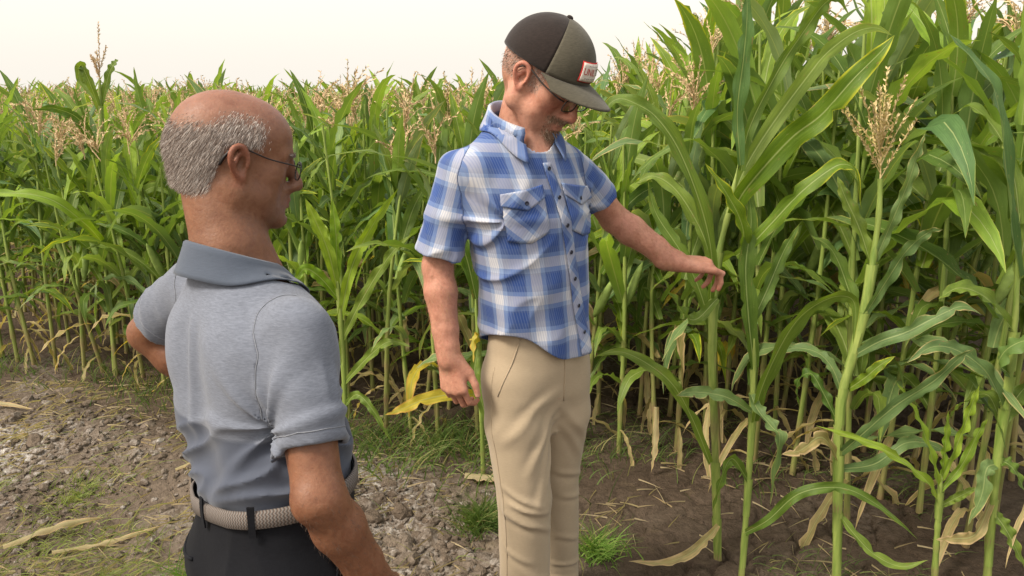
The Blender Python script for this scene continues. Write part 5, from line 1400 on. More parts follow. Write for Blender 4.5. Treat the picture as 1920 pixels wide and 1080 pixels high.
    n2 = vnoise(V[:, 0] * 40, V[:, 1] * 40, V[:, 2] * 40)
    blend((0.44, 0.195, 0.135), (0.35 + 0.25 * n2) * (1 - inhead * 0.5))
    blend((0.45, 0.18, 0.125), inhead * np.exp(-((np.abs(x) - 0.045) / 0.022) ** 2 - ((z + 0.03) / 0.025) ** 2) * (y < -0.02) * 0.7)
    blend((0.44, 0.16, 0.11), inhead * np.exp(-(x / 0.018) ** 2 - ((z + 0.035) / 0.014) ** 2) * (y < -0.09) * 0.7)
    blend((0.45, 0.185, 0.13), inhead * ss(np.abs(x), 0.079, 0.088) * (1 - ss(y, 0.045, 0.055)) * (1 - ss(np.abs(z), 0.04, 0.05)) * 0.8)
    lip = inhead * np.exp(-((z + 0.0705) / 0.009) ** 2) * np.exp(-(x / 0.022) ** 2) * (y < -0.08); blend((0.42, 0.15, 0.11), lip * 0.7)
    # beard shadow: moustache and chin
    st = inhead * np.clip(np.exp(-((z + 0.053) / 0.008) ** 2) * (np.abs(x) < 0.034) * (y < -0.068) + np.exp(-((z + 0.098) / 0.014) ** 2) * (np.abs(x) < 0.030) * (y < -0.06)
         + 0.6 * np.exp(-((np.abs(x) - 0.034) / 0.008) ** 2) * (z < -0.05) * (z > -0.1) * (y < -0.055), 0, 1)
    blend((0.20, 0.11, 0.07), st * 0.6); blend((0.36, 0.20, 0.15), inhead * ss(-z, 0.045, 0.085) * (y < 0.0) * ss(-y, -0.01, 0.03) * 0.4)
    side = inhead * ss(z, -0.028, -0.012) * (y > -0.044) * (np.abs(x) > 0.05) * (1 - (np.abs(x) > 0.0795) * (np.abs(y - 0.003) < 0.021)) * ((y < -0.014) | (y > 0.026) | (z > 0.03))
    blend((0.25, 0.19, 0.16), side * 0.4)
    for tip_, base_ in ((hR[3], hR[2]), (hL[3], hL[2])):                                         # thumb nails
        ax = unit(tip_ - base_); w = np.exp(-(np.linalg.norm(V - tip_ - ax * 0.003, axis=1) / 0.008) ** 2) * ((N @ np.array([-0.2, -0.8, 0.55])) > 0.35); blend((0.66, 0.42, 0.34), w * 0.9)
    kn = sum(np.exp(-(np.linalg.norm(V - q_, axis=1) / 0.012) ** 2) for q_ in tR + tL); blend((0.46, 0.15, 0.10), np.clip(kn, 0, 1) * 0.5)
    me = mesh_np('body', V - rl, Q); set_attr(me, 'tint', np.concatenate([tint, np.ones((len(V), 1))], 1), 'FLOAT_COLOR')
    bvb = bvh_of(V, Q); body = link('body', me, skin_mat('fair_skin', base), root)
    hm, hn, hl, hb = new_mat('brown_grey_hair', 0.55, 0.3)
    gi = nd(hn, 'ShaderNodeNewGeometry')
    rr = ramp(hn, hl, gi.outputs['Random Per Island'], [(0.0, (0.08, 0.05, 0.035)), (0.5, (0.24, 0.18, 0.14)), (1.0, (0.55, 0.50, 0.45))]); hl.new(rr.outputs[0], hb.inputs['Base Color'])
    cp = tuple(np.array((0, 0, 1.6)) - rl)
    ahm = flat_mat('fair_arm_hair', (0.30, 0.17, 0.08), 0.6)
    fw = (np.minimum(seg_d(V, Re, Rw, .04, .03), seg_d(V, Le, Lw, .04, .03)) < 0.012) * 1.0
    link('arm_hair', strands(V - rl, N, fw + 1e-9, 2600, 0.011, 0.00032, np.array([0.2, -0.1, -0.8]), 9, 0.5, cp, 0.35), ahm, body)
    link('hair', strands(V - rl, N, side + 1e-9, 5000, 0.006, 0.0006, HM @ np.array([0, 0.4, -1.0]), 5, 0.25, cp, 0.2), hm, body)
    bm2 = hm.copy(); bm2.name = 'beard_hair'
    e2 = [q for q in bm2.node_tree.nodes if q.type == 'VALTORGB'][0].color_ramp.elements
    e2[0].color = (0.07, 0.04, 0.02, 1); e2[1].color = (0.20, 0.11, 0.06, 1); e2[2].color = (0.42, 0.32, 0.24, 1)
    link('beard', strands(V - rl, N, st ** 1.5 + 1e-9, 2600, 0.006, 0.0007, HM @ np.array([0, -0.2, -1.0]), 6, 0.4, cp), bm2, body)
    # ---- checked shirt
    keys = [(0.80, .008, -.002, .164, .122), (0.90, .006, -.002, .160, .120), (1.00, .002, 0, .158, .119), (1.12, -.010, .002, .162, .120), (1.24, -.022, .008, .174, .124),
            (1.34, -.035, .012, .184, .120), (1.40, -.045, .014, .176, .108), (1.45, -.05, .015, .140, .094), (1.495, -.052, .017, .100, .082), (1.535, -.050, .018, .078, .074), (1.62, -.046, .018, .066, .066)]
    S = Field((-0.33, 1.78, 0.84), (0.50, 2.42, 1.63), 0.0042)
    S.column(O, L, B, keys, 0.02, 2.3)
    for s in (-1, 1):
        S.cone(T(-.05 + s * 0.04, 0.018, 1.500), T(-.05 + s * 0.14, 0.01, 1.428), 0.042, 0.052, 0.03)
    Sre = Rs + (Re - Rs) * 0.86; Sle = Ls + (Le - Ls) * 0.62
    arms = [(Rs + np.array([0.014, 0.008, -0.010]), Rs + (Re - Rs) * 1.0, 0.052, 0.067), (Ls + np.array([-0.010, -0.006, -0.010]), Ls + (Le - Ls) * 0.95, 0.053, 0.067)]
    for (a, b, ra, rb), e in zip(arms, (Sre, Sle)):
        S.cone(a, a + (b - a) * 0.45, ra, ra * 0.55 + rb * 0.45, 0.035)
        S.cone(a + (b - a) * 0.4, b, ra * 0.6 + rb * 0.4, rb, 0.006, cap=(e, unit(b - a)))
    def folds(X, Y, Zc):
        Pn = np.stack([X, Y, Zc], 1); p = Pn - O; l_, b_ = p @ L, p @ B
        d = -0.0032 * vnoise(l_ * 7 + 1, b_ * 7 + 4, Zc * 6) - 0.0012 * vnoise(l_ * 18, b_ * 18, Zc * 15)
        rid = 1 - np.abs(vnoise(l_ * 5 + Zc * 3, b_ * 5 + 2, Zc * 13 - l_ * 9))
        d -= 0.0075 * (rid ** 4 - 0.25) * (1 - ss(Zc, 1.18, 1.34))
        for l0, z0, am, sgn in ((-0.165, 1.30, 0.008, 1), (0.13, 1.30, 0.008, -1)):
            q = Pn - T(l0, -0.03, z0); ds = np.linalg.norm(q, axis=1); ang = np.arctan2(q[:, 2], (q @ L) * sgn)
            d -= am * np.exp(-(ds / 0.15) ** 2) * (np.maximum(0, np.sin(ang * 6 + 1.0 + 5 * ds)) ** 2 - 0.3)
        # long vertical drape at the hanging front
        d -= 0.006 * (1 - ss(Zc, 0.95, 1.15)) * np.sin(np.arctan2(b_, l_) * 7 + 1.5 + vnoise(l_ * 4, b_ * 4, Zc * 3))
        for (a, b, ra, rb) in arms:
            t = (Pn - a) @ unit(b - a); sd = seg_d(Pn, a, b, ra, rb); w = (np.abs(sd) < 0.02) * ss(t, 0.03, 0.10)
            an = vnoise(X * 20 - t * 14, Y * 20 + t * 10, Zc * 5 + 7); d -= w * 0.005 * ((1 - np.abs(an)) ** 3 - 0.35)
        return d
    S.disp(folds)
    V, Q = S.extract(1)
    K = np.array(keys)
    def tors(V):
        aa, bb, ol, ob = (np.interp(V[:, 2], K[:, 0], K[:, c]) for c in (3, 4, 1, 2))
        return ((np.abs(((V - O) @ L - ol) / aa) ** 2.3 + np.abs(((V - O) @ B - ob) / bb) ** 2.3) ** (1 / 2.3) - 1) * np.minimum(aa, bb)
    def hem(V):
        th = np.arctan2((V - O) @ L, -((V - O) @ B))           # 0 in front
        return 0.955 - 0.043 * np.cos(2 * (th - 0.3)) + 0.004 * np.sin(5 * th)
    V, Q = trim(V, Q, V[:, 2] - hem(V), np.array([0, 0, 1.0]))
    nl, nb_ = (V - O) @ L + 0.05, (V - O) @ B - 0.017
    pz = 1.528 - 0.056 * (1 - nb_ / 0.070) / 2
    V, Q = trim(V, Q, np.where(np.hypot(nl, nb_) < 0.092, pz - V[:, 2], 1.0), np.array([0, 0, -1.0]))
    for (a, b, ra, rb), e in zip(arms, (Sre, Sle)):
        u = unit(b - a); inner = (seg_d(V, a, b, ra, rb) < -0.007) & (np.abs((V - e) @ u) < 0.008)
        V, Q = compact(V, Q[~inner[Q].all(1)]); V = smooth_rim(V, Q, (np.abs((V - e) @ u) < 0.02) & (seg_d(V, a, b, ra, rb) < 0.02))
    dt = tors(V); pl = (V - O) @ L - np.interp(V[:, 2], K[:, 0], K[:, 1])
    fs = []
    for (a, b, ra, rb), sg in zip(arms, (-1, 1)):
        s_ = np.minimum(dt - seg_d(V, a, b, ra, rb), np.abs(pl) - 0.145); e = Sre if sg < 0 else Sle; s_ = np.minimum(s_, 0.006 - (V - e) @ unit(b - a))
        s_ = np.where(np.sign(pl) == sg, s_, -1); fs.append(s_[Q].mean(1) > 0)
    V, SE = smooth_seam(V, Q, fs); SN = vnormals(V, Q); SV = V
    # cloth coordinates in metres
    tt = np.linspace(-math.pi, math.pi, 721); ex, ey = 0.170 * np.sin(tt), 0.122 * np.cos(tt)
    arc = np.concatenate([[0], np.cumsum(np.hypot(np.diff(ex), np.diff(ey)))]); arc -= arc[360]
    zg = np.linspace(0.75, 1.6, 200); ag = np.interp(zg, K[:, 0], K[:, 3]); vz = np.concatenate([[0], np.cumsum(np.hypot(np.diff(zg), np.diff(ag) * 0.8))])
    def cloth_uv(v):
        p = v - O; a = np.interp(v[:, 2], K[:, 0], K[:, 3]); b = np.interp(v[:, 2], K[:, 0], K[:, 4])
        l_ = p @ L - np.interp(v[:, 2], K[:, 0], K[:, 1]); b_ = p @ B - np.interp(v[:, 2], K[:, 0], K[:, 2])
        th = np.arctan2(l_ / a, -b_ / b); u1 = np.interp(th, tt, arc)
        w = ss(v[:, 2], 1.24, 1.38); u = u1 * (1 - w) + (l_ * 1.06) * w
        vv = np.interp(v[:, 2], zg, vz) + 0.10 * (l_) * w * 0.6
        return np.stack([u, vv, np.zeros(len(v))], 1)
    pm = plaid_mat('blue_check_cotton'); pmd = plaid_mat('blue_check_bias', True)
    shirt = None
    for msk, nm in ((~(fs[0] | fs[1]), 'shirt'), (fs[0], 'sleeve'), (fs[1], 'sleeve')):
        v, q = compact(V, Q[msk]); me = mesh_np(nm, v - rl, q)
        if nm == 'sleeve':
            a, b, ra, rb = arms[0] if msk is fs[0] else arms[1]; u = unit(b - a)
            ax = unit(np.cross(u, [0.2, 1.0, 0.1])); ay = np.cross(u, ax); w = v - a
            set_attr(me, 'cloth', np.stack([np.arctan2(w @ ay, w @ ax) * 0.070 + 0.03, -(w @ u) + 0.06, np.zeros(len(v))], 1))
        else: set_attr(me, 'cloth', cloth_uv(v))
        o = solid(link(nm, me, pm, root if shirt is None else shirt), 0.0025)
        if shirt is None: shirt = o; bv = bvh_of(v, q)
    thr = flat_mat('blue_thread', (0.10, 0.14, 0.28), 0.9)
    for sg in (-1, 1): seam_part('armhole_seam', SV, SN, [e_ for e_ in SE if np.sign((SV[e_[0]] - O) @ L + 0.04) == sg], thr, shirt, rl, 0.0008)
    o = collar_part('collar', pm, root, T(-.050, .017, 0), L, B, 0.070, 0.074, 1.554, 0.070, 0.033, 0.050, 0.022, 150, 0.032, seed=2, bvh=bv, body=bvb); o.parent = shirt
    C0 = lambda z: O + L * np.interp(z, K[:, 0], K[:, 1]) + B * np.interp(z, K[:, 0], K[:, 2])
    def on(th, z, off):
        """shirt surface point; th 0 = front, + = towards his left"""
        d = L * math.sin(th) - B * math.cos(th); p0 = Vector(C0(z) + d * 0.5 + Zv * z)
        hit, nrm, _, _ = bv.ray_cast(p0, Vector(-d))
        if hit is None: return C0(z) + d * 0.13 + Zv * z, d
        return np.array(hit) + d * off, d
    def patch(name, mat, parent, ths, fz, nu, nv, off, thick, rot=0):
        vs_, uv = [], []
        for i in range(nu):
            for j in range(nv):
                th, z = fz(i / (nu - 1), j / (nv - 1)); p, d = on(th, z, off); vs_.append(p - rl); uv.append((th * 0.15 + rot, z, 0))
        vs_ = np.array(vs_); G = vs_.reshape(nu, nv, 3)
        me = mesh_np(name, vs_, grid_faces(nu, nv)); set_attr(me, 'cloth', np.array(uv))
        o = link(name, me, mat, parent); md = o.modifiers.new('thickness', 'SOLIDIFY'); md.thickness = thick; md.offset = 0
        return o
    tp = lambda z: R(3 + 26 * (1.44 - z) / 0.52)                 # the front edge swings to his left further down
    patch('placket', pmd, shirt, None, lambda i, j: (tp(1.438 - 0.518 * j) + (i - 0.5) * 0.034 / 0.135, 1.438 - 0.518 * j), 5, 70, 0.0035, 0.002)
    M_btn = flat_mat('navy_button', (0.012, 0.014, 0.03), 0.35, 0.5)
    def button(p, d, parent):
        mb = MB(); ax = Vector(d); q = ax.to_track_quat('Z', 'Y').to_matrix(); v = []
        for r_, h_ in ((0.0, 0.0012), (0.0030, 0.0012), (0.0040, 0.0020), (0.0054, 0.0016), (0.0056, 0.0)):
            for k in range(12): v.append(Vector(p - rl) + q @ Vector((r_ * math.cos(k * math.pi / 6), r_ * math.sin(k * math.pi / 6), h_)))
        mb.add(v, [[i * 12 + k, i * 12 + (k + 1) % 12, (i + 1) * 12 + (k + 1) % 12, (i + 1) * 12 + k] for i in range(4) for k in range(12)])
        mb.build('button', M_btn, parent)
    for z in (1.424, 1.352, 1.280, 1.208, 1.136, 1.060, 0.985):
        p, d = on(tp(z), z, 0.0058); button(p, d, shirt)
    for th0, sg in ((R(-36), -1), (R(40), 1)):                   # chest pockets with buttoned flaps
        wv = 0.115 / 0.15
        sl = 0.02 * sg
        pk = patch('pocket', pmd, shirt, None, lambda i, j: (th0 + (i - 0.5) * wv, 1.362 - (i - 0.5) * sl - 0.105 * j - 0.014 * j * (1 - abs(2 * i - 1))), 15, 14, 0.0030, 0.0015, 0.02)
        fl = patch('pocket_flap', pmd, pk, None, lambda i, j: (th0 + (i - 0.5) * (wv + 0.03), 1.377 - (i - 0.5) * sl - (0.030 + 0.022 * (1 - abs(2 * i - 1))) * j), 15, 9, 0.0062, 0.002, 0.05)
        p, d = on(th0, 1.377 - 0.033, 0.0080); button(p, d, pk)
    # ---- trousers
    kR, aR = np.array([0.035, 1.975, 0.50]), np.array([0.040, 2.005, 0.03]); kL, aL = np.array([0.128, 2.140, 0.50]), np.array([0.150, 2.250, 0.03])
    W = Field((-0.18, 1.82, 0.03), (0.34, 2.40, 1.06), 0.0048)
    W.column(O, L, B, [(0.68, 0, 0, .06, .04), (0.74, 0, 0.002, .11, .08), (0.80, 0, 0.005, .146, .108), (0.88, 0, 0.004, .152, .114), (0.95, 0, 0, .146, .108), (1.06, 0, 0, .142, .104)], 0.03, 2.2)
    for s, k_, a_ in ((-1, kR, aR), (1, kL, aL)):
        W.limb([T(s * 0.076, 0, 0.84), T(s * 0.080, -0.01, 0.74) * 0.9 + 0.1 * k_, k_, a_], [0.088, 0.088, 0.076, 0.070], 0.03)
    # creases laid out on each leg: (height from, angle from, height to, angle to, width, depth); angle 0 = front, + = his left
    crR = [(.80, 55, .60, -25, .012, .007), (.77, 60, .50, -10, .011, .006), (.83, 35, .70, -65, .012, .005), (.72, 70, .53, 10, .010, .006), (.56, -80, .50, 5, .009, .007), (.52, -70, .47, 25, .009, .007),
           (.49, -85, .44, -15, .009, .006), (.46, -40, .40, 45, .010, .006), (.38, -90, .33, -20, .010, .005), (.30, -40, .24, 45, .010, .005), (.22, -75, .19, 15, .009, .006), (.15, -60, .13, 40, .009, .007), (.11, -30, .09, 70, .008, .006), (.62, -90, .40, -75, .012, .004)]
    crL = [(.80, -50, .62, 30, .012, .006), (.76, -45, .56, 20, .011, .005), (.54, -40, .50, 50, .009, .006), (.46, -30, .42, 50, .010, .005), (.30, -40, .26, 40, .010, .005), (.18, -50, .16, 50, .009, .007), (.12, -60, .10, 40, .008, .007)]
    def pf(X, Y, Zc):
        d = -0.0025 * vnoise(X * 8, Y * 8, Zc * 5) - 0.0012 * vnoise(X * 22 + Zc * 9, Y * 22, Zc * 14)
        wz = Zc + 0.010 * vnoise(X * 14, Y * 14, Zc * 14)
        dl = []
        for s, k_, a_ in ((-1, kR, aR), (1, kL, aL)):
            h_ = T(s * 0.076, 0, 0.84); zk = np.array([a_[2], k_[2], h_[2]])
            cx = np.interp(Zc, zk, [a_[0], k_[0], h_[0]]); cy = np.interp(Zc, zk, [a_[1], k_[1], h_[1]]); dl.append((cx, cy, np.hypot(X - cx, Y - cy)))
        own = dl[0][2] < dl[1][2]
        for (cx, cy, _), m_, cr in ((dl[0], own, crR), (dl[1], ~own, crL)):
            qx, qy = X - cx, Y - cy; an = np.arctan2(qx * L[0] + qy * L[1], -(qx * B[0] + qy * B[1])) * 0.078
            for z0, a0, z1, a1, w, am in cr:
                p0 = np.array([R(a0) * 0.078, z0]); p1 = np.array([R(a1) * 0.078, z1]); v_ = p1 - p0
                t = np.clip(((an - p0[0]) * v_[0] + (wz - p0[1]) * v_[1]) / (v_ @ v_), 0, 1); nx_, nz_ = an - p0[0] - t * v_[0], wz - p0[1] - t * v_[1]
                q = np.hypot(nx_, nz_) * np.sign(nx_ * -v_[1] + nz_ * v_[0]); fade = np.sin(math.pi * np.clip(t * 0.9 + 0.05, 0, 1)) ** 0.8 * m_
                d -= fade * am * (np.exp(-(q / w) ** 2) - 0.6 * np.exp(-((q + 1.7 * w) / w) ** 2))
        return d
    W.disp(pf); V, Q = W.extract(2)
    V, Q = trim(V, Q, V[:, 2] - 0.055, np.array([0, 0, 1.0])); V, Q = trim(V, Q, 1.035 - V[:, 2], np.array([0, 0, -1.0]))
    mt = cloth_mat('khaki_twill', (0.37, 0.292, 0.198), 900, 0.12, 0.06, 0.8)
    pants = solid(link('trousers', mesh_np('trousers', V - rl, Q), mt, root)); pv = bvh_of(V, Q)
    def seam(name, pts, r=0.0016):
        mb = MB(); mb.tube([np.array(p) - rl for p in pts], r, 5); mb.build(name, mt, pants)
    for s, k_, a_ in ((-1, kR, aR), (1, kL, aL)):
        pts = []
        for i in range(40):                                       # outer leg seam
            z = 0.90 - 0.82 * i / 39
            c = T(s * 0.078, 0, 0) * (1, 1, 0) if z > 0.74 else (k_ + (T(s * 0.078, 0, 0.74) - k_) * max(0, (z - 0.5) / 0.24) if z > 0.5 else a_ + (k_ - a_) * (z - 0.03) / 0.47)
            dd = unit(L * s - B * 0.15); hit = pv.ray_cast(Vector((*(c + dd * 0.3)[:2], z)), Vector(-dd))[0]
            if hit: pts.append(np.array(hit) + dd * 0.0004)
        seam('side_seam', pts, 0.0017)
        pts = []
        for i in range(10):
            th = R(78 - 20 * (1 - i / 9)); z = 0.985 - 0.16 * i / 9; d = L * math.sin(th) * s - B * math.cos(th)
            hit = pv.ray_cast(Vector(O + d * 0.4 + Zv * z), Vector(-d))[0]
            if hit: pts.append(np.array(hit) + d * 0.0006)
        seam('pocket_edge', pts, 0.0022)
    pts = []
    for i in range(12):
        z = 0.96 - 0.17 * i / 11; th = R(4 + 5 * (i / 11) ** 2); d = L * math.sin(th) - B * math.cos(th)
        hit = pv.ray_cast(Vector(O + d * 0.4 + Zv * z), Vector(-d))[0]
        if hit: pts.append(np.array(hit) + d * 0.0006)
    seam('fly', pts, 0.0025)
    for s, a_ in ((-1, aR), (1, aL)): shoe(root, a_ * (1, 1, 0), -B + L * s * 0.15, root)
    # ---- cap: crown panels, bill, button, patch
    cc = np.array([0, 0.010, 0.036]); rx, ry, rz = 0.088, 0.108, 0.098
    def crown(th, t):
        """th 0 = front, t 0 = button .. 1 = rim; head coordinates"""
        ph = t * R(95); f = math.cos(th)
        r_ = math.sin(min(ph, R(90))) ; zc = math.cos(ph)
        zz = rz * (zc if zc > 0 else zc * 1.0)
        fr = max(0, f) ** 2 * 0.012 * math.sin(ph)                # taller, squarer front
        return np.array([rx * r_ * math.sin(th), cc[1] - (ry + fr * 0.4) * r_ * f, cc[2] + 0.004 + zz + fr * 0.6 - 0.010 * max(0, -f) * t])
    cap_root = None
    fab1 = cloth_mat('dark_olive_cap_cloth', (0.080, 0.072, 0.052), 600, 0.3, 0.25, 0.9); fab2 = cloth_mat('black_cap_mesh', (0.020, 0.014, 0.012), 400, 0.3, 0.35, 0.85)
    lim = R(62)
    for nm, t0, t1, mat in (('cap', lim, 2 * math.pi - lim, fab2), ('front_panel', -lim, lim, fab1)):
        nu, nv = (60 if nm == 'cap' else 34), 20; v = []
        for i in range(nu):
            th = t0 + (t1 - t0) * i / (nu - 1)
            for j in range(nv):
                c = crown(th, 0.03 + 0.97 * j / (nv - 1)); k = 1.0 + 0.006 * (abs(math.sin(3 * th)) ** 0.35 - 0.8)
                c = cc + (c - cc) * (k if nm == 'cap' else k * 1.006)
                v.append(HC + hs * (HM @ c) - rl)
        o = link(nm, mesh_np(nm, np.array(v), grid_faces(nu, nv)[::1]), mat, root if cap_root is None else cap_root)
        md = o.modifiers.new('thickness', 'SOLIDIFY'); md.thickness = 0.003; md.offset = 0
        if cap_root is None: cap_root = o
    v = []; nu, nv = 41, 14
    for i in range(nu):                                           # curved bill
        a = R(-72 + 144 * i / (nu - 1))
        for j in range(nv):
            s_ = j / (nv - 1); root_p = crown(a * 0.92, 1.0)
            w = math.sin(a) ; ext = 0.078 * max(0.0, math.cos(a)) ** 0.55
            xx = root_p[0] * (1 + 0.04 * s_); yy = root_p[1] - ext * s_
            zz = root_p[2] - 0.004 + 0.004 - 0.16 * ext * s_ - 3.6 * (xx * xx) * (0.25 + 0.75 * s_) * 0.62 + 0.010 * s_ * (1 - s_)
            v.append(HC + hs * (HM @ np.array([xx, yy, zz])) - rl)
    bill = link('bill', mesh_np('bill', np.array(v), grid_faces(nu, nv)), fab1, cap_root)
    md = bill.modifiers.new('thickness', 'SOLIDIFY'); md.thickness = 0.0035; md.offset = 0
    mb = MB(); tp_ = HC + hs * (HM @ (crown(0, 0.0) + np.array([0, 0, 0.002]))) - rl
    rows = [(0.008, -0.001), (0.007, 0.003), (0.004, 0.005), (0.0, 0.0055)]; vv = []
    for r_, z_ in rows:
        for k in range(10): vv.append(tp_ + hs * (HM @ np.array([r_ * math.cos(k * .6283), r_ * math.sin(k * .6283), z_])))
    mb.add(vv, [[i * 10 + k, i * 10 + (k + 1) % 10, (i + 1) * 10 + (k + 1) % 10, (i + 1) * 10 + k] for i in range(3) for k in range(10)]); mb.build('cap_button', fab2, cap_root)
    def cap_pt(u, w, off):
        """patch coordinates: u across (m, + = his left), w up from the patch centre"""
        t = 0.80 - w / (rz * R(95)); th = u / (0.098); c = crown(th, t); n_ = c - cc; n_ /= np.linalg.norm(n_)
        return HC + hs * (HM @ (cc + (c - cc) * 1.006 + n_ * off)) - rl
    def cap_rect(name, mat, u0, u1, w0, w1, off, parent, thick=0.0012):
        nu, nv = 13, 7; v = [cap_pt(u0 + (u1 - u0) * i / (nu - 1), w0 + (w1 - w0) * j / (nv - 1), off) for i in range(nu) for j in range(nv)]
        o = link(name, mesh_np(name, np.array(v), grid_faces(nu, nv)), mat, parent); md = o.modifiers.new('thickness', 'SOLIDIFY'); md.thickness = thick; md.offset = 0
        return o
    red = flat_mat('red_thread', (0.45, 0.04, 0.035), 0.8, 0.1, nscale=300); cream = flat_mat('cream_twill', (0.62, 0.57, 0.50), 0.85, 0.1, nscale=200); dark = flat_mat('dark_thread', (0.08, 0.06, 0.05), 0.8)
    pa = cap_rect('badge', red, -0.040, 0.040, -0.0215, 0.0215, 0.0030, cap_root); cap_rect('badge_field', cream, -0.0375, 0.0375, -0.0190, 0.0190, 0.0048, pa)
    def word(txt, size, w0, mat, wid, u0=0.0):
        cu = bpy.data.curves.new('lettering', 'FONT'); cu.body = txt; cu.size = size; cu.align_x = 'CENTER'; cu.align_y = 'CENTER'; cu.fill_mode = 'FRONT'; cu.resolution_u = 2
        to = bpy.data.objects.new('lettering', cu); COL.objects.link(to); bpy.context.view_layer.update()
        me = bpy.data.meshes.new_from_object(to); bpy.data.objects.remove(to)
        xs = [v.co.x for v in me.vertices]; k = wid / (max(xs) - min(xs))
        for v in me.vertices:
            v.co = Vector(cap_pt(u0 + v.co.x * k, w0 + v.co.y, 0.0062))
        me.materials.clear(); link('lettering', me, mat, pa)
    word('UNIL', 0.020, 0.0010, red, 0.040, -0.014); word('TD', 0.020, 0.0010, dark, 0.022, 0.021); word('• • • • • • • • •', 0.009, -0.0125, dark, 0.052); word('• • • • • • •', 0.007, 0.0135, dark, 0.040)
    # ---- eyeglasses
    gl = empty('eyeglasses', P(0, -0.1, 0)); gr = np.array(gl.location)
    tag(gl, 'dark framed eyeglasses worn under the cap of the man in the checked shirt', 'eyeglasses')
    fr = flat_mat('dark_plastic', (0.02, 0.014, 0.012), 0.3, 0.5); gm = bpy.data.materials['clear_lens']
    for s in (-1, 1):
        c = (s * 0.033, -0.112, -0.006); pts = []
        for i in range(25):
            a = 2 * math.pi * i / 24; ca, sa = math.cos(a), math.sin(a)
            px_ = 0.026 * np.sign(ca) * abs(ca) ** 0.6; pz_ = 0.0150 * np.sign(sa) * abs(sa) ** 0.6
            pts.append(P(c[0] + px_, c[1] + 0.2 * abs(c[0] + px_) * 0.3 - 0.08 * pz_, c[2] + pz_) - gr)
        mb = MB(); mb.tube(pts, 0.0017, 6, False); mb.build('rim', fr, gl)
        mb = MB(); q0 = sum(pts[:-1]) / 24; mb.add([q0] + [q0 + (q - q0) * 0.97 for q in pts[:-1]], [[0, i + 1, (i + 1) % 24 + 1] for i in range(24)])
        ln = mb.build('lens', gm, gl); md = ln.modifiers.new('thickness', 'SOLIDIFY'); md.thickness = 0.0015
        arm = [(0.0590, -0.105, 0.002), (0.071, -0.090, 0.004), (0.0775, -0.05, 0.010), (0.081, -0.022, 0.018), (0.082, 0.000, 0.022), (0.082, 0.018, 0.012), (0.080, 0.032, -0.008)]
        mb = MB(); mb.tube([P(s * a_[0], a_[1], a_[2]) - gr for a_ in crom(arm, 22)], 0.0021, 6); mb.build('temple', fr, gl)
    mb = MB(); mb.tube([P(x_, -0.113 - 0.004 * (1 - (x_ / 0.008) ** 2), 0.001) - gr for x_ in np.linspace(-0.008, 0.008, 7)], 0.0016, 6); mb.build('bridge', fr, gl)
build_plaid()
# ================================================================ grass, clods, straw
def grass_mat(name, c0, c1):
    m, n, l, b = new_mat(name, 0.6, 0.2); g = n.new('ShaderNodeNewGeometry')
    r = ramp(n, l, g.outputs['Random Per Island'], [(0.0, c0), (0.8, c1), (1.0, (0.34, 0.28, 0.12))]); l.new(r.outputs[0], b.inputs['Base Color'])
    tr = n.new('ShaderNodeBsdfTranslucent'); l.new(mixc(n, l, r.outputs[0], (1.2, 1.3, 0.6), 1.0, 'MULTIPLY'), tr.inputs['Color'])
    mx = n.new('ShaderNodeMixShader'); mx.inputs[0].default_value = 0.3; l.new(b.outputs[0], mx.inputs[1]); l.new(tr.outputs[0], mx.inputs[2]); l.new(mx.outputs[0], n['Material Output'].inputs['Surface'])
    return m
def blades(pos, length, width, bend, seed, up=0.8):
    """tapered bent blades, vectorised: 4 segments each"""
    rs = np.random.RandomState(seed); n = len(pos); az = rs.rand(n) * 6.283; L_ = length * rs.uniform(.5, 1.25, n) if np.ndim(length) == 0 else length
    d0 = np.stack([np.cos(az) * (1 - up), np.sin(az) * (1 - up), np.full(n, up)], 1) + rs.normal(0, .12, (n, 3)); d0 /= np.linalg.norm(d0, axis=1)[:, None]
    out = np.stack([np.cos(az), np.sin(az), np.full(n, -0.55)], 1); bd = bend * rs.uniform(.3, 1.4, n)
    side = np.cross(d0, np.stack([np.cos(az + 1.2), np.sin(az + 1.2), np.zeros(n)], 1)); side /= np.linalg.norm(side, axis=1)[:, None]
    V = []; p = pos.copy(); K = 4
    for k in range(K + 1):
        t = k / K; q = pos + d0 * (L_ * t)[:, None] + out * (L_ * bd * t * t)[:, None]; w = (width * (1 - t ** 1.6) * 0.5 + 0.0002)
        V += [q - side * w, q + side * w]
    V = np.stack(V, 1); b = (np.arange(n) * (2 * K + 2))[:, None, None]; f = np.array([[2 * k, 2 * k + 1, 2 * k + 3, 2 * k + 2] for k in range(K)])[None]
    return V.reshape(-1, 3), (b + f).reshape(-1, 4)
M_grass = grass_mat('field_grass', (0.060, 0.115, 0.025), (0.150, 0.215, 0.055)); M_lime = grass_mat('fresh_grass', (0.10, 0.20, 0.03), (0.22, 0.34, 0.07)); M_pale = grass_mat('sparse_pale_grass', (0.17, 0.23, 0.06), (0.33, 0.36, 0.13))
rs = np.random.RandomState(5)
def scatter(n, x0, x1, y0, y1, fn):
    x = rs.uniform(x0, x1, n); y = rs.uniform(y0, y1, n); k = rs.rand(n) < np.clip(fn(x, y), 0, 1); x, y = x[k], y[k]
    return np.stack([x, y, ground_h(x, y) - 0.003], 1)
def bed(p, q, r): return np.exp(-((p - q) / r) ** 2)
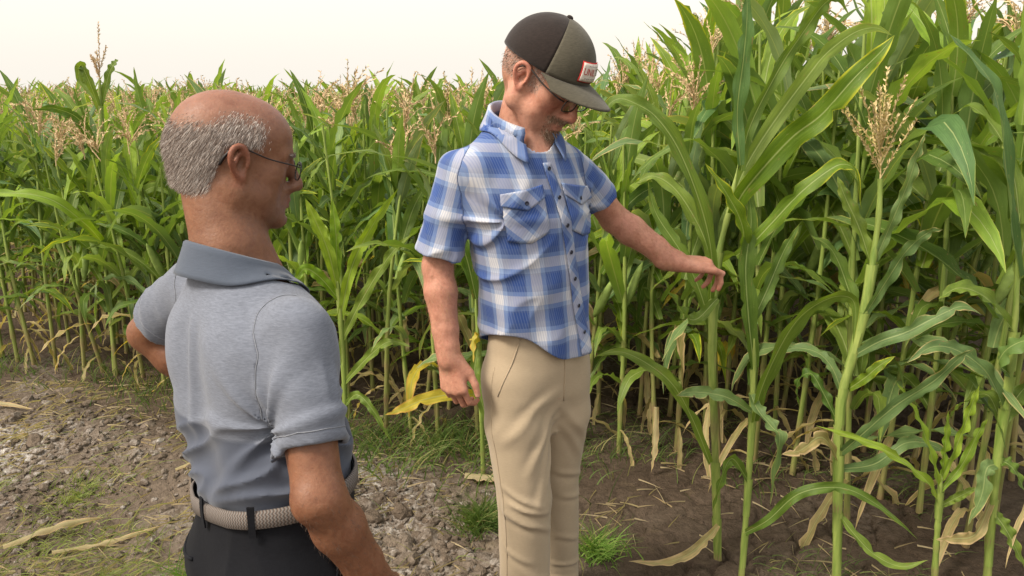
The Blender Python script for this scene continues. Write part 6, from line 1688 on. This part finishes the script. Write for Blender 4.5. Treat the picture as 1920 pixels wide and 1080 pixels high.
# weeds along the foot of the field
dens = lambda x, y: np.exp(-((edge_y(x) - y - 0.10) / 0.24) ** 2) * (0.25 + 0.75 * ss(vnoise(x * 3, y * 3, 1.1), -0.3, 0.5)) * (1 - 0.6 * ss(x, 0.2, 0.6))
pos = scatter(18000, -4.2, 1.2, 2.6, 5.4, dens); V, F = blades(pos, 0.15, 0.0042, 0.5, 1)
tag(link('weeds', mesh_np('weeds', V, F), M_grass), 'low weedy grass along the foot of the maize rows', 'grass', kind='stuff')
dens = lambda x, y: np.clip(1.1 * np.exp(-(np.hypot((x + 0.42) / 0.42, (y - 3.28) / 0.20)) ** 2), 0, 1) * (0.3 + 0.7 * (vnoise(x * 7, y * 7, 2) > -0.2))
pos = scatter(4200, -1.2, 0.4, 2.7, 3.7, dens); V, F = blades(pos, 0.20, 0.0058, 0.65, 2)
tag(link('weeds', mesh_np('weeds', V, F), M_grass), 'thicker dark weed patch behind the hanging hand of the man in the checked shirt', 'grass', kind='stuff')
def left_d(x, y): return ss(vnoise(x * 2.0 + 4, y * 2.0, 6.1), -0.25, 0.45) * ss(edge_y(x) - y, 1.15, 1.5) * (x < -0.4) * 0.9 + 0.03 * (x < 0.2)
pos = scatter(26000, -3.2, 0.2, 1.2, 3.6, left_d); V, F = blades(pos, 0.085, 0.0032, 0.8, 3, 0.55)
tag(link('ground_cover', mesh_np('ground_cover', V, F), M_pale), 'sparse pale grass over the bare soil beside the field', 'grass', kind='stuff')
pos = scatter(5000, 0.1, 2.2, 2.2, 3.8, lambda x, y: ss(vnoise(x * 3, y * 3, 9.4), 0.0, 0.5)); V, F = blades(pos, 0.07, 0.003, 0.8, 4, 0.6)
tag(link('ground_cover', mesh_np('ground_cover', V, F), M_grass), 'thin short grass on the cracked soil between the right-hand stalks', 'grass', kind='stuff')
for (x, y, n, r, ln, mt, lab) in ((-0.115, 2.62, 520, 0.085, 0.16, M_grass, 'dense dark grass tuft left of the khaki trouser leg'),
        (-1.78, 2.90, 300, 0.20, 0.08, M_pale, 'low pale green grass patch on the bare soil left of the black trousers'),
        (-1.02, 2.22, 420, 0.10, 0.17, M_lime, 'bright green grass tuft beside the black trousers'),
        (0.30, 2.46, 300, 0.085, 0.13, M_lime, 'light grass tuft just right of the khaki trouser leg'),
        (-0.86, 2.78, 160, 0.05, 0.11, M_grass, 'small grass tuft behind the bare right forearm')):
    a = rs.rand(n) * 6.283; q = np.abs(rs.normal(0, r * 0.6, n)); p = np.stack([x + q * np.cos(a), y + q * np.sin(a), np.zeros(n)], 1); p[:, 2] = ground_h(p[:, 0], p[:, 1]) - 0.004
    V, F = blades(p, ln, 0.0042, 0.55, 20 + n, 0.75); b0 = np.array([x, y, 0])
    tag(link('grass_tuft', mesh_np('grass_tuft', V - b0, F), mt, None, (x, y, 0)), lab, 'grass tuft', kind='stuff')
# clods of turned soil
bm = bmesh.new(); bmesh.ops.create_icosphere(bm, subdivisions=1, radius=1.0); iv = np.array([v.co[:] for v in bm.verts]); if_ = np.array([[v.index for v in f.verts] for f in bm.faces]); bm.free()
bm = bmesh.new(); bmesh.ops.create_icosphere(bm, subdivisions=2, radius=1.0); jv = np.array([v.co[:] for v in bm.verts]); jf = np.array([[v.index for v in f.verts] for f in bm.faces]); bm.free()
def clods(name, pos, size, v0, f0, label, seed):
    rs = np.random.RandomState(seed); n = len(pos); sc = np.clip(rs.lognormal(0, 0.7, n), .25, 3.6)[:, None, None] * size
    ph = rs.rand(n, 1, 3) * 40
    q = v0[None] * (1 + 0.48 * np.stack([vnoise(v0[:, 0] * 1.3 + ph[i, 0, 0], v0[:, 1] * 1.3 + ph[i, 0, 1], v0[:, 2] * 1.3 + ph[i, 0, 2]) for i in range(n)])[..., None])
    st = rs.uniform(.6, 1.25, (n, 1, 3)); st[:, :, 2] *= 0.7; az = rs.rand(n) * 6.283; q = q * st
    c, s = np.cos(az)[:, None], np.sin(az)[:, None]; q = np.stack([q[..., 0] * c - q[..., 1] * s, q[..., 0] * s + q[..., 1] * c, q[..., 2]], -1) * sc
    V = (q + (pos + np.array([0, 0, 0.004]))[:, None, :]).reshape(-1, 3); F = (f0[None] + (np.arange(n) * len(v0))[:, None, None]).reshape(-1, 3)
    me = mesh_np(name, V, F, False); set_attr(me, 'salt', np.repeat(np.clip(rs.normal(0.12, .18, n), 0, 1), len(v0)), 'FLOAT')
    tag(link(name, me, M_soil), label, 'soil clods', kind='stuff')
cd = lambda x, y: np.clip(ss(edge_y(x) - y, 0.35, 0.8) * (1 - ss(x, 0.0, 0.3)), 0, 1)
pos = scatter(2600, -0.85, 0.2, 1.9, 3.05, lambda x, y: cd(x, y) * (0.35 + 0.65 * (vnoise(x * 4, y * 4, 3) > -0.1))); clods('soil_clods', pos, 0.0105, jv, jf, 'coarse dry soil clods between the two men', 31)
pos = scatter(30000, -3.6, 0.3, 1.4, 4.6, lambda x, y: cd(x, y) * (0.25 + 0.75 * ss(vnoise(x * 2, y * 2, 5), -0.2, 0.3))); clods('soil_clods', pos, 0.0068, iv, if_, 'fine crumbled soil clods strewn over the bare strip', 32)
pos = scatter(1500, -3.6, -0.8, 2.2, 4.6, lambda x, y: np.exp(-((edge_y(x) - y - 0.72) / 0.25) ** 2)); clods('soil_clods', pos, 0.0125, jv, jf, 'larger clods along the turned berm on the left', 33)
# straw litter
M_straw = grass_mat('straw', (0.36, 0.27, 0.15), (0.52, 0.43, 0.28))
pos = scatter(12000, -3.4, 1.6, 1.3, 4.2, lambda x, y: (0.25 + 0.75 * ss(vnoise(x * 2.6, y * 2.6, 4.4), 0.0, 0.5)) * np.where(x < 0, 1.0, 0.35)); pos[:, 2] += 0.010
V, F = blades(pos, 0.09, 0.0066, 0.25, 8, 0.10)
tag(link('straw', mesh_np('straw', V, F), M_straw), 'dry straw and leaf scraps littering the soil', 'straw', kind='stuff')
def husk(pts, w, lab, mk='d', seed=0):
    """a dead curled leaf or split stalk lying on the soil"""
    P_ = [np.array([x, y, gz_at(x, y) + z]) for x, y, z in pts]; b0 = np.array([P_[0][0], P_[0][1], P_[0][2]])
    q = crom([p - b0 for p in P_], 18); t = unit(q[9] - q[0]); v, f, uv = ribbon(q, w, np.cross(t, (0, 0, 1)), 18, 5, 0.9, 0.007, 1.2, seed, 0.95)
    me = mesh_np('dead_leaf', v, f); set_uv(me, uv); set_attr(me, 'tone', np.full(len(v), .7), 'FLOAT')
    tag(link('dead_leaf', me, LM[mk], None, tuple(b0)), lab, 'dead leaf', 'dead leaves on the soil')
husk([(-1.82, 2.46, .03), (-1.68, 2.56, .05), (-1.56, 2.66, .04)], 0.034, 'thick tan split husk at the lower left picture corner', 'd', 1)
husk([(-1.62, 2.42, .02), (-1.46, 2.50, .03), (-1.30, 2.60, .02)], 0.022, 'long grey brown stalk strip below the tan husk', 'd', 2)
husk([(-1.42, 2.98, .02), (-1.30, 3.06, .04), (-1.20, 3.05, .02)], 0.022, 'short straw piece amid the pale litter left of the polo', 'd', 3)
husk([(-1.02, 2.46, .02), (-0.95, 2.52, .04), (-0.86, 2.55, .02)], 0.022, 'curled straw leaf just left of the black trousers', 'd', 4)
husk([(-0.20, 3.02, .03), (-0.08, 2.98, .06), (0.03, 2.98, .05)], 0.050, 'pale dead leaf lying behind the khaki trouser knee', 'd', 5)
husk([(0.62, 3.10, .30), (0.61, 3.06, .14), (0.60, 3.05, .02)], 0.035, 'hanging dead leaf on the soil behind the reaching arm', 'd', 6)
husk([(-2.9, 3.60, .02), (-2.65, 3.66, .04), (-2.4, 3.62, .02)], 0.03, 'straw strip on the far left edge of the bare soil', 'd', 7)
